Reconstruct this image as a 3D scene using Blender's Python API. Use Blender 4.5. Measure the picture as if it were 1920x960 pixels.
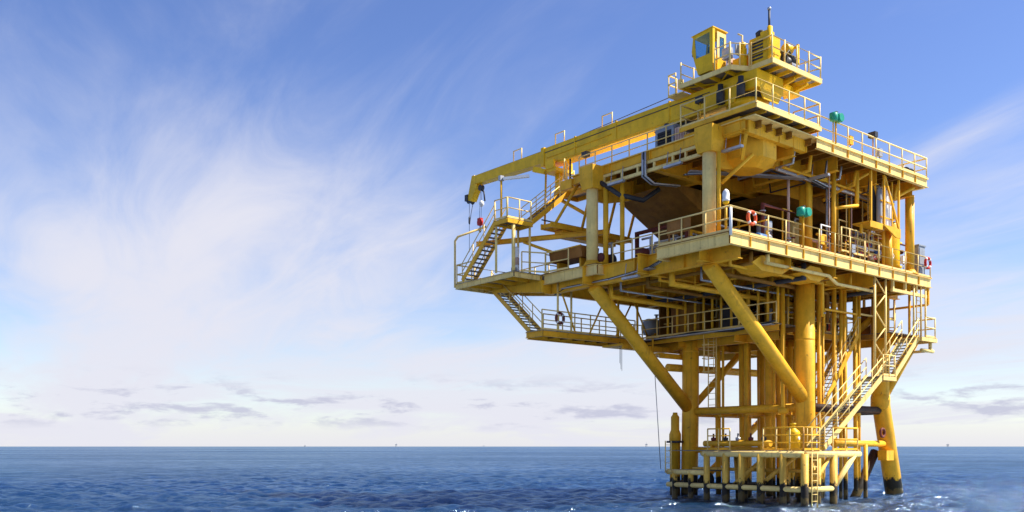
import bpy, math, random
from mathutils import Vector, Matrix, noise as mnoise
import numpy as np
random.seed(7)
R = math.radians
S = bpy.context.scene
for o in list(bpy.data.objects): bpy.data.objects.remove(o)
COL = S.collection

# ---------------------------------------------------------------- camera
CAM_H = 2.8
cam = bpy.data.cameras.new('camera'); co = bpy.data.objects.new('camera', cam); COL.objects.link(co)
co.location = (0, 0, CAM_H); co.rotation_euler = (R(90), 0, 0)
cam.sensor_width = 36; cam.lens = 36*1717/1920; cam.shift_y = 357/1920
cam.clip_start = .1; cam.clip_end = 60000
S.camera = co

# ---------------------------------------------------------------- sky, sun, exposure
SUN_EL, SUN_AZ = R(50), math.atan2(.999, -.03)      # azimuth measured from +Y towards +X
w = bpy.data.worlds.new('World'); S.world = w; w.use_nodes = True
T = w.node_tree; T.nodes.clear()
def nd(t, ty, **k):
    n = t.nodes.new(ty)
    for a, b in k.items(): setattr(n, a, b)
    return n
def link(t, a, b): t.links.new(a, b)
def val(t, sock, x):
    if hasattr(x, 'is_output'): t.links.new(x, sock)
    else: sock.default_value = x
def m_(t, op, a, b=0., c=0., clamp=False):
    n = nd(t, 'ShaderNodeMath', operation=op, use_clamp=clamp)
    val(t, n.inputs[0], a); val(t, n.inputs[1], b); val(t, n.inputs[2], c)
    return n.outputs[0]
def rng(t, x, a, b, c=0., d=1., kind='SMOOTHSTEP'):
    n = nd(t, 'ShaderNodeMapRange', interpolation_type=kind)
    val(t, n.inputs[0], x)
    for i, q in enumerate((a, b, c, d)): n.inputs[1+i].default_value = q
    return n.outputs[0]
def comb(t, x, y, z=0.):
    n = nd(t, 'ShaderNodeCombineXYZ'); val(t, n.inputs[0], x); val(t, n.inputs[1], y); val(t, n.inputs[2], z); return n.outputs[0]
def noi(t, vec, scale, detail=4., rough=.55, dist=0., lac=2.):
    n = nd(t, 'ShaderNodeTexNoise'); link(t, vec, n.inputs['Vector'])
    n.inputs['Scale'].default_value = scale; n.inputs['Detail'].default_value = detail
    n.inputs['Roughness'].default_value = rough; n.inputs['Distortion'].default_value = dist
    n.inputs['Lacunarity'].default_value = lac
    return n.outputs['Fac']
def mixc(t, f, a, b, mode='MIX'):
    n = nd(t, 'ShaderNodeMix', data_type='RGBA', blend_type=mode)
    val(t, n.inputs[0], f)
    for s, q in ((n.inputs[6], a), (n.inputs[7], b)):
        if hasattr(q, 'is_output'): t.links.new(q, s)
        else: s.default_value = (*q, 1) if len(q) == 3 else q
    return n.outputs[2]
sky = nd(T, 'ShaderNodeTexSky', sky_type='NISHITA', sun_disc=False)
sky.sun_elevation = SUN_EL; sky.sun_rotation = SUN_AZ
sky.air_density = 1.0; sky.dust_density = .3; sky.ozone_density = 3.0; sky.altitude = 0
tc = nd(T, 'ShaderNodeTexCoord'); sp = nd(T, 'ShaderNodeSeparateXYZ'); link(T, tc.outputs['Generated'], sp.inputs[0])
dx, dy, dz = sp.outputs
dzp = m_(T, 'MAXIMUM', dz, 0.)
den = m_(T, 'ADD', dzp, .10)
cx, cy = m_(T, 'DIVIDE', dx, den), m_(T, 'DIVIDE', dy, den)      # cloud sheet coordinates
th = R(27)                                                       # cirrus drift direction
sx = m_(T, 'ADD', m_(T, 'MULTIPLY', cx, math.cos(th)), m_(T, 'MULTIPLY', cy, math.sin(th)))
sy = m_(T, 'ADD', m_(T, 'MULTIPLY', cx, -math.sin(th)), m_(T, 'MULTIPLY', cy, math.cos(th)))
veil = noi(T, comb(T, m_(T, 'MULTIPLY', sx, .9), m_(T, 'MULTIPLY', sy, .5), 3.7), 1.0, 4, .5, .25)
fib = noi(T, comb(T, m_(T, 'MULTIPLY', sx, 2.8), m_(T, 'MULTIPLY', sy, .75), 1.3), 1.2, 9, .62, .6)
az = m_(T, 'ARCTAN2', dx, dy)
band = noi(T, comb(T, m_(T, 'MULTIPLY', az, 2.6), m_(T, 'MULTIPLY', dz, 17.), 7.1), 1.3, 7, .58, .5)   # layered low cloud
low = rng(T, dz, .42, .02)                                       # thicker air mass towards the horizon
# a broad bank of cirrus reaching up over the left of the sea
bx = m_(T, 'SUBTRACT', cx, m_(T, 'MULTIPLY_ADD', cy, -.52, .45))
bank = m_(T, 'POWER', 2.718, m_(T, 'MULTIPLY', m_(T, 'MULTIPLY', bx, bx), -4.))
bank = m_(T, 'MULTIPLY', bank, rng(T, dz, .52, .28))
tx_ = m_(T, 'SUBTRACT', cx, m_(T, 'MULTIPLY_ADD', cy, -.22, 1.56))
trail = m_(T, 'MULTIPLY', m_(T, 'POWER', 2.718, m_(T, 'MULTIPLY', m_(T, 'MULTIPLY', tx_, tx_), -160.)), rng(T, dz, .22, .30))
cir = m_(T, 'ADD', m_(T, 'MULTIPLY', veil, .80), m_(T, 'MULTIPLY', fib, .62))
cir = m_(T, 'ADD', cir, m_(T, 'MULTIPLY', low, .40))
cir = m_(T, 'ADD', cir, m_(T, 'MULTIPLY', bank, .27))
cir = m_(T, 'ADD', cir, m_(T, 'MULTIPLY', trail, .16))
cf = rng(T, cir, .70, 1.36, 0., .96)
haze_f = m_(T, 'MULTIPLY', rng(T, dz, .24, .02), rng(T, band, .36, .58, .35, .97))
haze_f = m_(T, 'MAXIMUM', haze_f, rng(T, dz, .06, .0, 0., .85))
cf = m_(T, 'MAXIMUM', cf, haze_f)
# small grey cumulus low over the sea
cu = noi(T, comb(T, m_(T, 'MULTIPLY', az, 11.), m_(T, 'MULTIPLY', dz, 46.), 2.2), 1.5, 6, .6, .2)
cuband = m_(T, 'MULTIPLY', rng(T, dz, .014, .032), rng(T, dz, .085, .05))
cuf = m_(T, 'MULTIPLY', rng(T, cu, .50, .66), cuband)
sat = nd(T, 'ShaderNodeHueSaturation'); link(T, sky.outputs[0], sat.inputs['Color'])
sat.inputs['Saturation'].default_value = 1.14; sat.inputs['Value'].default_value = 1.32; sat.inputs['Hue'].default_value = .517
col = mixc(T, cf, sat.outputs[0], (6.0, 6.0, 6.7))
col = mixc(T, m_(T, 'MULTIPLY', cuf, .85), col, (4.2, 4.3, 5.4))
bg = nd(T, 'ShaderNodeBackground'); link(T, col, bg.inputs[0]); bg.inputs[1].default_value = .068
wo = nd(T, 'ShaderNodeOutputWorld'); link(T, bg.outputs[0], wo.inputs[0])

sl = bpy.data.lights.new('sun', 'SUN'); sl.energy = 5.0; sl.angle = R(.5); sl.color = (1, .93, .80)
so = bpy.data.objects.new('sun', sl); COL.objects.link(so); so.location = (60, 0, 80)
sd = Vector((math.sin(SUN_AZ)*math.cos(SUN_EL), math.cos(SUN_AZ)*math.cos(SUN_EL), math.sin(SUN_EL)))
so.rotation_euler = sd.to_track_quat('Z', 'Y').to_euler()
S.view_settings.view_transform = 'Standard'; S.view_settings.look = 'None'
S.view_settings.exposure = .98; S.view_settings.gamma = 1; S.view_settings.use_curve_mapping = False
S.render.engine = 'CYCLES'
S.cycles.max_bounces = 10; S.cycles.diffuse_bounces = 7; S.cycles.glossy_bounces = 4

# ---------------------------------------------------------------- materials
def mat(name, base, rough=.5, var=.12, rust=0., streak=0., metal=0., growth=False, scale=1., spec=.22, bump=0., fade=None):
    m = bpy.data.materials.new(name); m.use_nodes = True; t = m.node_tree
    b = t.nodes['Principled BSDF']
    tx = nd(t, 'ShaderNodeTexCoord'); oi = nd(t, 'ShaderNodeObjectInfo')
    add = nd(t, 'ShaderNodeVectorMath', operation='MULTIPLY_ADD')
    link(t, oi.outputs['Random'], add.inputs[0]); add.inputs[1].default_value = (37, 53, 11); link(t, tx.outputs['Object'], add.inputs[2])
    v = add.outputs[0]
    n1 = noi(t, v, 1.3*scale, 5, .6)
    n2 = noi(t, v, 9*scale, 4, .6)
    dark = tuple(c*(1-1.6*var) for c in base); lite = tuple(min(1, c*(1+var)) for c in base)
    c = mixc(t, rng(t, n1, .3, .7), dark, lite)
    c = mixc(t, m_(t, 'MULTIPLY', rng(t, n2, .45, .75), var*1.5), c, tuple(q*.55 for q in base))
    if fade:
        c = mixc(t, rng(t, noi(t, v, .5*scale, 4, .6), .42, .66), c, fade)
    if streak:
        mp = nd(t, 'ShaderNodeMapping'); link(t, v, mp.inputs[0]); mp.inputs['Scale'].default_value = (3.5, 3.5, .22)
        c = mixc(t, m_(t, 'MULTIPLY', rng(t, noi(t, mp.outputs[0], 1.6, 5, .65), .52, .76), streak), c, (.20, .085, .02))
    if rust:
        c = mixc(t, m_(t, 'MULTIPLY', rng(t, noi(t, v, 3.1*scale, 8, .7, .4), .60, .72), rust), c, (.13, .042, .012))
    if growth:
        gp = nd(t, 'ShaderNodeNewGeometry'); s2 = nd(t, 'ShaderNodeSeparateXYZ'); link(t, gp.outputs['Position'], s2.inputs[0])
        zz = m_(t, 'MULTIPLY_ADD', noi(t, gp.outputs['Position'], 3, 7, .7), 1.3, m_(t, 'SUBTRACT', s2.outputs[2], .65))
        c = mixc(t, rng(t, zz, 1.15, .95), c, (.022, .017, .011))
        c = mixc(t, m_(t, 'MULTIPLY', rng(t, zz, .50, .38), rng(t, zz, .02, .2)), c, (.11, .075, .024))
    link(t, c, b.inputs['Base Color'])
    link(t, rng(t, n2, .2, .8, max(.05, rough-.12), min(1, rough+.15)), b.inputs['Roughness'])
    b.inputs['Metallic'].default_value = metal; b.inputs['Specular IOR Level'].default_value = spec
    if bump:
        bn = nd(t, 'ShaderNodeBump'); bn.inputs['Strength'].default_value = bump; bn.inputs['Distance'].default_value = .02
        link(t, n2, bn.inputs['Height']); link(t, bn.outputs[0], b.inputs['Normal'])
    return m
YB = (.82, .425, .022)
M = {}
M['yel'] = mat('yellow_paint', YB, .5, .10, .7, .38, bump=.2)
M['leg'] = mat('leg_paint', YB, .5, .10, .7, .5, growth=True, bump=.2)
M['cream'] = mat('faded_yellow_paint', (.86, .63, .22), .55, .08, .6, .45, bump=.15)
M['land'] = mat('landing_paint', (.80, .48, .08), .55, .12, .8, .6, growth=True, bump=.2)
M['brace_red'] = mat('shade_darkened_brace', (.05, .026, .016), .6, .2, .5, .3, growth=True)  # rust-brown steel, base darkened to put the leg's shade into the colour
M['rail'] = mat('rail_paint', (.86, .62, .22), .5, .06, .35, 0)
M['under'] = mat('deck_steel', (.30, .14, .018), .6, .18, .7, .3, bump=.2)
M['crane'] = mat('crane_paint', (.84, .49, .010), .4, .10, .4, .35, bump=.1)
M['grate'] = mat('galvanised_grating', (.24, .20, .15), .6, .15, .3)
M['galv'] = mat('galvanised_steel', (.42, .43, .45), .42, .12, .15, metal=.6)
M['grey'] = mat('grey_enamel', (.30, .33, .37), .5, .10, .25, .2)
M['dgrey'] = mat('dark_steel', (.05, .05, .055), .5, .2, .2)
M['white'] = mat('white_enamel', (.78, .77, .74), .4, .05, .15, .12)
M['pink'] = mat('primer_panel', (.62, .42, .33), .6, .1, .3, .2)
M['brown'] = mat('rusty_brown_plate', (.30, .125, .025), .65, .18, .7, .3)
M['red'] = mat('red_enamel', (.55, .03, .02), .4, .1, .1)
M['orange'] = mat('orange_plastic', (.72, .09, .02), .45, .08)
M['teal'] = mat('teal_enamel', (.02, .30, .20), .4, .1, .05)
M['black'] = mat('black_rubber', (.015, .015, .016), .6, .2)
M['blue'] = mat('blue_enamel', (.06, .15, .35), .45, .1, .1)
M['maroon'] = mat('maroon_primer', (.16, .04, .03), .6, .15, .3)
M['silver'] = mat('insulation_cladding', (.55, .54, .52), .38, .08, .05, .1, metal=.5)
g = bpy.data.materials.new('tinted_glass'); g.use_nodes = True
gb = g.node_tree.nodes['Principled BSDF']; gb.inputs['Base Color'].default_value = (.30, .55, .68, 1); gb.inputs['Roughness'].default_value = .05
gb.inputs['Transmission Weight'].default_value = .9; gb.inputs['IOR'].default_value = 1.1
M['glass'] = g

# ---------------------------------------------------------------- mesh helpers
ANG = math.atan2(.6294, .7771); CA, SA = math.cos(ANG), math.sin(ANG)
OX, OY = 9.55, 40.
def Wd(p): return Vector((OX+CA*p[0]-SA*p[1], OY+SA*p[0]+CA*p[1], p[2]))
def V(p): return Vector(p)
def frame(d):
    d = d.normalized(); up = Vector((0, 0, 1)) if abs(d.z) < .995 else Vector((0, 1, 0))
    s = d.cross(up).normalized(); return s, s.cross(d).normalized()
class MB:
    def __init__(s): s.v = []; s.f = []; s.s = []
    def quad(s, pts, smooth=False):
        b = len(s.v); s.v += [tuple(p) for p in pts]; s.f.append(tuple(range(b, b+len(pts)))); s.s.append(smooth)
    def box(s, lo, hi):
        x0, y0, z0 = lo; x1, y1, z1 = hi; b = len(s.v)
        s.v += [(x0,y0,z0),(x1,y0,z0),(x1,y1,z0),(x0,y1,z0),(x0,y0,z1),(x1,y0,z1),(x1,y1,z1),(x0,y1,z1)]
        for f in ((3,2,1,0),(4,5,6,7),(0,1,5,4),(1,2,6,5),(2,3,7,6),(3,0,4,7)): s.f.append(tuple(b+i for i in f)); s.s.append(False)
        return s
    def bar(s, p, q, w, h, off=0.):            # rectangular bar, h measured upwards, off shifts it down from the axis
        p, q = V(p), V(q); sd_, up = frame(q-p); b = len(s.v)
        for e in (p, q):
            for a, c in ((-1,-1),(1,-1),(1,1),(-1,1)): s.v.append(tuple(e+sd_*(a*w/2)+up*(c*h/2-off)))
        for f in ((0,1,2,3),(7,6,5,4),(0,4,5,1),(1,5,6,2),(2,6,7,3),(3,7,4,0)): s.f.append(tuple(b+i for i in f)); s.s.append(False)
        return s
    def ibeam(s, p, q, h, wd, t=.025):         # axis runs along the top face
        s.bar(p, q, wd, t, t/2); s.bar(p, q, t*.7, h-2*t, h/2); s.bar(p, q, wd, t, h-t/2); return s
    def tube(s, p, q, r, n=12, r2=None, cap=True):
        p, q = V(p), V(q); a, c = frame(q-p); b = len(s.v); r2 = r if r2 is None else r2
        for e, rr in ((p, r), (q, r2)):
            for i in range(n):
                an = 2*math.pi*i/n; s.v.append(tuple(e+a*(rr*math.cos(an))+c*(rr*math.sin(an))))
        for i in range(n):
            j = (i+1) % n; s.f.append((b+i, b+j, b+n+j, b+n+i)); s.s.append(True)
        if cap:
            s.f.append(tuple(b+n-1-i for i in range(n))); s.s.append(False)
            s.f.append(tuple(b+n+i for i in range(n))); s.s.append(False)
        return s
    def path(s, pts, r, n=8):                  # bent tube
        pts = [V(p) for p in pts]; b = len(s.v); k = len(pts)
        pa = None
        for i, p in enumerate(pts):
            d = (pts[min(i+1, k-1)]-pts[max(i-1, 0)])
            if i not in (0, k-1): d = (pts[i+1]-p).normalized()+(p-pts[i-1]).normalized()
            a, c = frame(d)
            if pa is not None:
                a = (pa-d.normalized()*pa.dot(d.normalized())).normalized(); c = a.cross(d.normalized())
            pa = a
            sc = 1.
            if i not in (0, k-1):
                cs = (p-pts[i-1]).normalized().dot((pts[i+1]-p).normalized()); sc = min(1.4, 1/max(.5, math.sqrt((1+cs)/2)))
            for j in range(n):
                an = 2*math.pi*j/n; s.v.append(tuple(p+(a*math.cos(an)+c*math.sin(an))*r*(sc if i not in (0, k-1) else 1)))
        for i in range(k-1):
            for j in range(n):
                q = (j+1) % n; s.f.append((b+i*n+j, b+i*n+q, b+(i+1)*n+q, b+(i+1)*n+j)); s.s.append(True)
        s.f.append(tuple(b+n-1-j for j in range(n))); s.s.append(False)
        s.f.append(tuple(b+(k-1)*n+j for j in range(n))); s.s.append(False)
        return s
    def lathe(s, c, prof, n=16, axis='z'):     # prof: (radius, distance along axis)
        c = V(c); b = len(s.v); ax = {'z': (V((1,0,0)), V((0,1,0)), V((0,0,1))), 'u': (V((0,1,0)), V((0,0,1)), V((1,0,0))), 'v': (V((0,0,1)), V((1,0,0)), V((0,1,0)))}[axis]
        for r, h in prof:
            for i in range(n):
                an = 2*math.pi*i/n; s.v.append(tuple(c+ax[0]*(r*math.cos(an))+ax[1]*(r*math.sin(an))+ax[2]*h))
        for k in range(len(prof)-1):
            for i in range(n):
                j = (i+1) % n; s.f.append((b+k*n+i, b+k*n+j, b+(k+1)*n+j, b+(k+1)*n+i)); s.s.append(True)
        s.f.append(tuple(b+n-1-i for i in range(n))); s.s.append(False)
        l = (len(prof)-1)*n; s.f.append(tuple(b+l+i for i in range(n))); s.s.append(False)
        return s
    def vessel(s, c, r, L, axis='u', n=18):    # dished-end pressure vessel
        d = r*.5; pr = []
        for i in range(1, 6): a = i/5*math.pi/2; pr.append((r*math.sin(a), -L/2-d*math.cos(a)))
        pr += [(x, -y) for x, y in reversed(pr)]
        return s.lathe(c, pr, n, axis)
    def torus(s, c, Rr, r, nrm='v', n=24, k=8):
        c = V(c); b = len(s.v); A = {'v': (V((1,0,0)), V((0,0,1)), V((0,1,0))), 'u': (V((0,1,0)), V((0,0,1)), V((1,0,0))), 'z': (V((1,0,0)), V((0,1,0)), V((0,0,1)))}[nrm]
        for i in range(n):
            a = 2*math.pi*i/n; d = A[0]*math.cos(a)+A[1]*math.sin(a)
            for j in range(k):
                e = 2*math.pi*j/k; s.v.append(tuple(c+d*(Rr+r*math.cos(e))+A[2]*(r*math.sin(e))))
        for i in range(n):
            for j in range(k):
                i2, j2 = (i+1) % n, (j+1) % k; s.f.append((b+i*k+j, b+i2*k+j, b+i2*k+j2, b+i*k+j2)); s.s.append(True)
        return s
    def prism(s, poly, z0, z1, axis='z', top=None):  # poly of (a,b); axis z: (u,v); axis u: (v,z) swept in u; axis v: (u,z) swept in v
        f = {'z': lambda a, b, h: (a, b, h), 'u': lambda a, b, h: (h, a, b), 'v': lambda a, b, h: (a, h, b)}[axis]
        b = len(s.v); n = len(poly); top = top or poly
        s.v += [f(x, y, z0) for x, y in poly]+[f(x, y, z1) for x, y in top]
        s.f.append(tuple(b+n-1-i for i in range(n))); s.s.append(False); s.f.append(tuple(b+n+i for i in range(n))); s.s.append(False)
        for i in range(n):
            j = (i+1) % n; s.f.append((b+i, b+j, b+n+j, b+n+i)); s.s.append(False)
        return s
    def mesh(s, name, m, org=(0, 0, 0)):
        me = bpy.data.meshes.new(name)
        me.from_pydata([(x-org[0], y-org[1], z-org[2]) for x, y, z in s.v], [], s.f)
        me.polygons.foreach_set('use_smooth', s.s); me.materials.append(M[m]); me.update()
        import bmesh
        bm = bmesh.new(); bm.from_mesh(me); bmesh.ops.recalc_face_normals(bm, faces=bm.faces); bm.to_mesh(me); bm.free()
        return me
def part(name, mb, m, parent, label=None):
    org = parent.get('_o', (0, 0, 0)) if parent else (0, 0, 0)
    o = bpy.data.objects.new(name, mb.mesh(name, m, org)); COL.objects.link(o); o.parent = parent
    o['_o'] = list(org)
    if label: o['label'] = label
    return o
def inst(name, me, loc, parent, rz=0.):         # repeated piece sharing mesh data
    org = parent.get('_o', (0, 0, 0))
    o = bpy.data.objects.new(name, me); COL.objects.link(o); o.parent = parent
    o.location = (loc[0]-org[0], loc[1]-org[1], loc[2]-org[2]); o.rotation_euler = (0, 0, rz); return o
def thing(name, label, cat, base, group=None):
    o = bpy.data.objects.new(name, None); COL.objects.link(o); o.empty_display_size = .2
    o.location = Wd(base); o.rotation_euler = (0, 0, ANG); o['_o'] = list(base); o['label'] = label; o['category'] = cat
    if group: o['group'] = group
    return o
def single(name, mb, m, label, cat, base, group=None):
    o = bpy.data.objects.new(name, mb.mesh(name, m, base)); COL.objects.link(o)
    o.location = Wd(base); o.rotation_euler = (0, 0, ANG); o['_o'] = list(base); o['label'] = label; o['category'] = cat
    if group: o['group'] = group
    return o
def copy_tree(o, parent=None):
    c = o.copy(); COL.objects.link(c); c.parent = parent
    for ch in list(o.children): copy_tree(ch, c)
    return c

# ---------------------------------------------------------------- sea
def axis_pts(lo, a, b, hi, step, grow):
    pts = list(np.arange(a, b+1e-6, step)); d = step; x = pts[-1]
    while x < hi: d *= grow; x = min(hi, x+d); pts.append(x)
    d = step; x = pts[0]; L = []
    while x > lo: d *= grow; x = max(lo, x-d); L.append(x)
    return np.array(L[::-1]+pts)
def build_sea():
    xs = axis_pts(-22000, -30, 42, 22000, .18, 1.03); ys = axis_pts(-300, 36, 68, 26000, .18, 1.0095)
    X, Y = np.meshgrid(xs, ys)
    DX, DY = np.meshgrid(np.gradient(xs), np.gradient(ys))
    Z = np.zeros_like(X); rs = np.random.RandomState(4)
    for i in range(70):
        lam = .5*(1.036**i); an = rs.normal(-.25, .75) - math.pi/2
        amp = .0135*min(lam, 1.05)**.8*(1.9/max(lam, 1.9))**.4*(.6+.8*rs.rand())
        ph = rs.rand()*6.28; k = 2*math.pi/lam
        D = abs(math.cos(an))*DX+abs(math.sin(an))*DY; att = np.clip((lam/(D*2.6)-1)/1.2, 0, 1)
        a = k*(X*math.cos(an)+Y*math.sin(an))+ph+.9*np.sin(X*.03*(1+i % 3)+Y*.021*(1+i % 4)+i)
        s_ = np.sin(a); Z += amp*att*(s_+.28*np.cos(2*a))
    nx, ny = len(xs), len(ys)
    me = bpy.data.meshes.new('sea')
    co_ = np.stack([X, Y, Z], -1).reshape(-1, 3).astype(np.float32)
    me.vertices.add(nx*ny); me.vertices.foreach_set('co', co_.ravel())
    i = np.arange((ny-1)*(nx-1)); r, c = i//(nx-1), i % (nx-1); a = r*nx+c
    q = np.stack([a, a+1, a+nx+1, a+nx], -1).astype(np.int32)
    me.loops.add(q.size); me.loops.foreach_set('vertex_index', q.ravel())
    me.polygons.add(len(q)); me.polygons.foreach_set('loop_start', np.arange(0, q.size, 4, dtype=np.int32))
    me.polygons.foreach_set('use_smooth', np.ones(len(q), dtype=bool)); me.update(); me.validate()
    m = bpy.data.materials.new('sea_water'); m.use_nodes = True; t = m.node_tree; b = t.nodes['Principled BSDF']
    gp = nd(t, 'ShaderNodeNewGeometry'); P_ = gp.outputs['Position']
    mp = nd(t, 'ShaderNodeMapping'); link(t, P_, mp.inputs[0]); mp.inputs['Scale'].default_value = (.7, 1, 1); mp.inputs['Rotation'].default_value = (0, 0, .3)
    n1 = noi(t, mp.outputs[0], 2.6, 6, .65, .3); n2 = noi(t, mp.outputs[0], .22, 5, .6, .2); n3 = noi(t, mp.outputs[0], .006, 3, .5)
    h = m_(t, 'ADD', m_(t, 'MULTIPLY', n1, .45), m_(t, 'MULTIPLY', n2, 1.3))
    bn = nd(t, 'ShaderNodeBump'); bn.inputs['Strength'].default_value = .75; bn.inputs['Distance'].default_value = .6
    link(t, h, bn.inputs['Height']); t.nodes.remove(b)
    df = nd(t, 'ShaderNodeBsdfDiffuse'); link(t, mixc(t, rng(t, n3, .35, .65), (.0045, .027, .075), (.006, .034, .092)), df.inputs[0])
    gl = nd(t, 'ShaderNodeBsdfGlossy'); gl.inputs['Color'].default_value = (.67, .85, 1., 1); gl.inputs['Roughness'].default_value = .13
    fr = nd(t, 'ShaderNodeFresnel'); fr.inputs['IOR'].default_value = 1.5
    for n_ in (df, gl, fr): link(t, bn.outputs[0], n_.inputs['Normal'])
    # wave slopes cap the grazing reflectance; ruffled and calm patches differ in gloss
    mp2 = nd(t, 'ShaderNodeMapping'); link(t, P_, mp2.inputs[0]); mp2.inputs['Scale'].default_value = (.55, 1, 1); mp2.inputs['Rotation'].default_value = (0, 0, -.12)
    pt = m_(t, 'ADD', m_(t, 'MULTIPLY', noi(t, mp2.outputs[0], .011, 9, .68, .3), .7), m_(t, 'MULTIPLY', noi(t, mp2.outputs[0], .45, 6, .65, .4), .5))
    fac = m_(t, 'MINIMUM', m_(t, 'MULTIPLY_ADD', fr.outputs[0], .42, .22), .42)
    fac = m_(t, 'MULTIPLY', fac, rng(t, pt, .42, .80, .70, 1.75))
    mx = nd(t, 'ShaderNodeMixShader'); link(t, fac, mx.inputs[0]); link(t, df.outputs[0], mx.inputs[1]); link(t, gl.outputs[0], mx.inputs[2])
    link(t, mx.outputs[0], t.nodes['Material Output'].inputs['Surface'])
    me.materials.append(m)
    o = bpy.data.objects.new('sea', me); COL.objects.link(o); o['kind'] = 'structure'; return o
build_sea()

# ================================================================ PLATFORM
ZA, ZB, ZC = 17.5, 12.24, 9.1
PF = thing('offshore_platform', 'yellow steel offshore platform standing on four legs in the blue sea', 'platform', (0, 0, 0))
def pp(name, mb, m='yel', parent=None, label=None): return part(name, mb, m, parent or PF, label)

# shared small pieces
post_me = MB().tube((0,0,0), (0,0,1.1), .036, 8).box((-.07,-.07,0), (.07,.07,.03)).mesh('post', 'rail')
post_in = {}
def railing(pts, sp=1.4, parent=None, h=1.1, mids=(.55,), r=.034, toe=True, mt='rail'):
    up_ = lambda zz: [(p[0], p[1], p[2]+zz) for p in pts]
    ro = pp('railing', MB().path(up_(h), r, 8), mt, parent)
    sub = ro if parent is None else parent            # never deeper than thing > part > sub-part
    for zz in mids: part('mid_rail', MB().path(up_(zz), r*.85, 8), mt, sub)
    if toe:
        for a, b in zip(pts[:-1], pts[1:]):
            part('toe_board', MB().bar((a[0], a[1], a[2]+.07), (b[0], b[1], b[2]+.07), .012, .1), mt, sub)
    if h not in post_in: post_in[h] = post_me if h == 1.1 else MB().tube((0,0,0), (0,0,h), .036, 8).box((-.07,-.07,0), (.07,.07,.03)).mesh('post', mt)
    done = set()
    for a, b in zip(pts[:-1], pts[1:]):
        L = (V(b)-V(a)).length; n = max(1, round(L/sp))
        for i in range(n+1):
            p = V(a).lerp(V(b), i/n); key = tuple(round(c, 2) for c in p)
            if key in done: continue
            done.add(key); inst('post', post_in[h], p, sub)
    return ro
tread_cache = {}
def stair(p0, p1, ax, width, n, rails=(1, 1), m='yel', ext=.0):
    """p0 bottom, p1 top, centre line; ax = 'u' or 'v' is the direction of the width"""
    p0, p1 = V(p0), V(p1); wv = V((1,0,0)) if ax == 'u' else V((0,1,0)); run = (p1-p0)
    mb = MB()
    for s_ in (-1, 1):
        o_ = wv*(s_*width/2); mb.bar(p0+o_, p1+o_, .05, .26, .0)
    st = pp('stair', mb, m)
    key = (ax, width)
    if key not in tread_cache:
        a, b = (width/2-.03, .13) if ax == 'u' else (.13, width/2-.03)
        tb = MB().box((-a, -b, -.035), (a, b, 0))
        tread_cache[key] = tb.mesh('tread', 'grate')
    for i in range(n): inst('tread', tread_cache[key], p0.lerp(p1, (i+.6)/n), st)
    for s_, on in zip((-1, 1), rails):
        if not on: continue
        o_ = wv*(s_*width/2); hb = MB()
        for hh in (1.0, .52): hb.tube(p0+o_+V((0,0,hh)), p1+o_+V((0,0,hh)), .027, 8)
        k = max(2, int(run.length/1.3))
        for i in range(k+1):
            q = p0.lerp(p1, i/k)+o_; hb.tube(q, q+V((0,0,1.0)), .026, 8)
        part('handrail', hb, 'rail', st)
    return st

# ---- legs and jacket bracing
LG = {'near': (8.55, 1.9), 'left': (8.6, 9.45), 'right': (15.9, 1.9), 'far': (16., 9.6)}
FT = {'near': (8.45, 1.75), 'left': (8.6, 9.55), 'right': (16.75, 1.45), 'far': (16.5, 9.9)}
for k in LG:
    t_, f_ = LG[k], FT[k]
    q = 5.4
    b_ = (f_[0]+(f_[0]-t_[0])*.8, f_[1]+(f_[1]-t_[1])*.8, -5)
    mb = MB().path([b_, (t_[0], t_[1], q), (t_[0], t_[1], 11.3)], .48, 24)
    lg = pp('leg', mb, 'leg')
    mb = MB().lathe((t_[0], t_[1], 0), [(.47, q-.55), (.52, q-.40), (.52, q+.15), (.47, q+.35)], 24)
    if k in ('right', 'far'): part('sleeve', mb, 'yel', lg)
    part('weld_band', MB().lathe((t_[0], t_[1], 0), [(.47, 8.2), (.482, 8.21), (.482, 8.3), (.47, 8.31)], 24), 'yel', lg)
def tubep(name, p, q, r, m='yel', n=16): return pp(name, MB().tube(p, q, r, n), m)
def L3(k, z):
    t_, f_ = LG[k], FT[k]; a = max(0, (5.4-z)/5.4); return (t_[0]+(f_[0]-t_[0])*a, t_[1]+(f_[1]-t_[1])*a, z)
tubep('brace', (.9, 1.9, 11.15), (8.35, 1.9, 5.25), .36, n=20)
tubep('brace', (.9, 9.5, 11.15), (8.4, 9.45, 5.0), .36, n=20)
tubep('brace', (17.75, .75, 8.95), L3('right', 5.3), .26, n=18)
tubep('brace', (17.8, 9.6, 10.9), L3('far', 5.4), .3)
for a, b, r in (('near', 'left', .22), ('near', 'right', .22), ('left', 'far', .22), ('right', 'far', .22)):
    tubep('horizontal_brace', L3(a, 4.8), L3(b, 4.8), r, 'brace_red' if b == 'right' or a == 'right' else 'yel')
    tubep('horizontal_brace', L3(a, -.9), L3(b, -.9), r, 'leg')
tubep('horizontal_brace', (10.0, 1.2, 2.95), L3('right', 2.95), .17)
tubep('horizontal_brace', L3('left', 2.6), L3('near', 2.6), .17)
tubep('horizontal_brace', (7.6, 10.3, 7.35), L3('far', 7.35), .22)
tubep('diagonal_brace', L3('left', 4.9), L3('far', 10.4), .2)
tubep('diagonal_brace', L3('far', 5.0), L3('right', 10.4), .2)
tubep('diagonal_brace', L3('far', 4.7), L3('left', .1), .22, 'leg')
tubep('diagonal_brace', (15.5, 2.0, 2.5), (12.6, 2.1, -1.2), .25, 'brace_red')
pp('brace_node', MB().bar((16.3, 1.5, 2.3), (15.2, 1.4, 2.3), .5, .55), 'yel')
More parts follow.
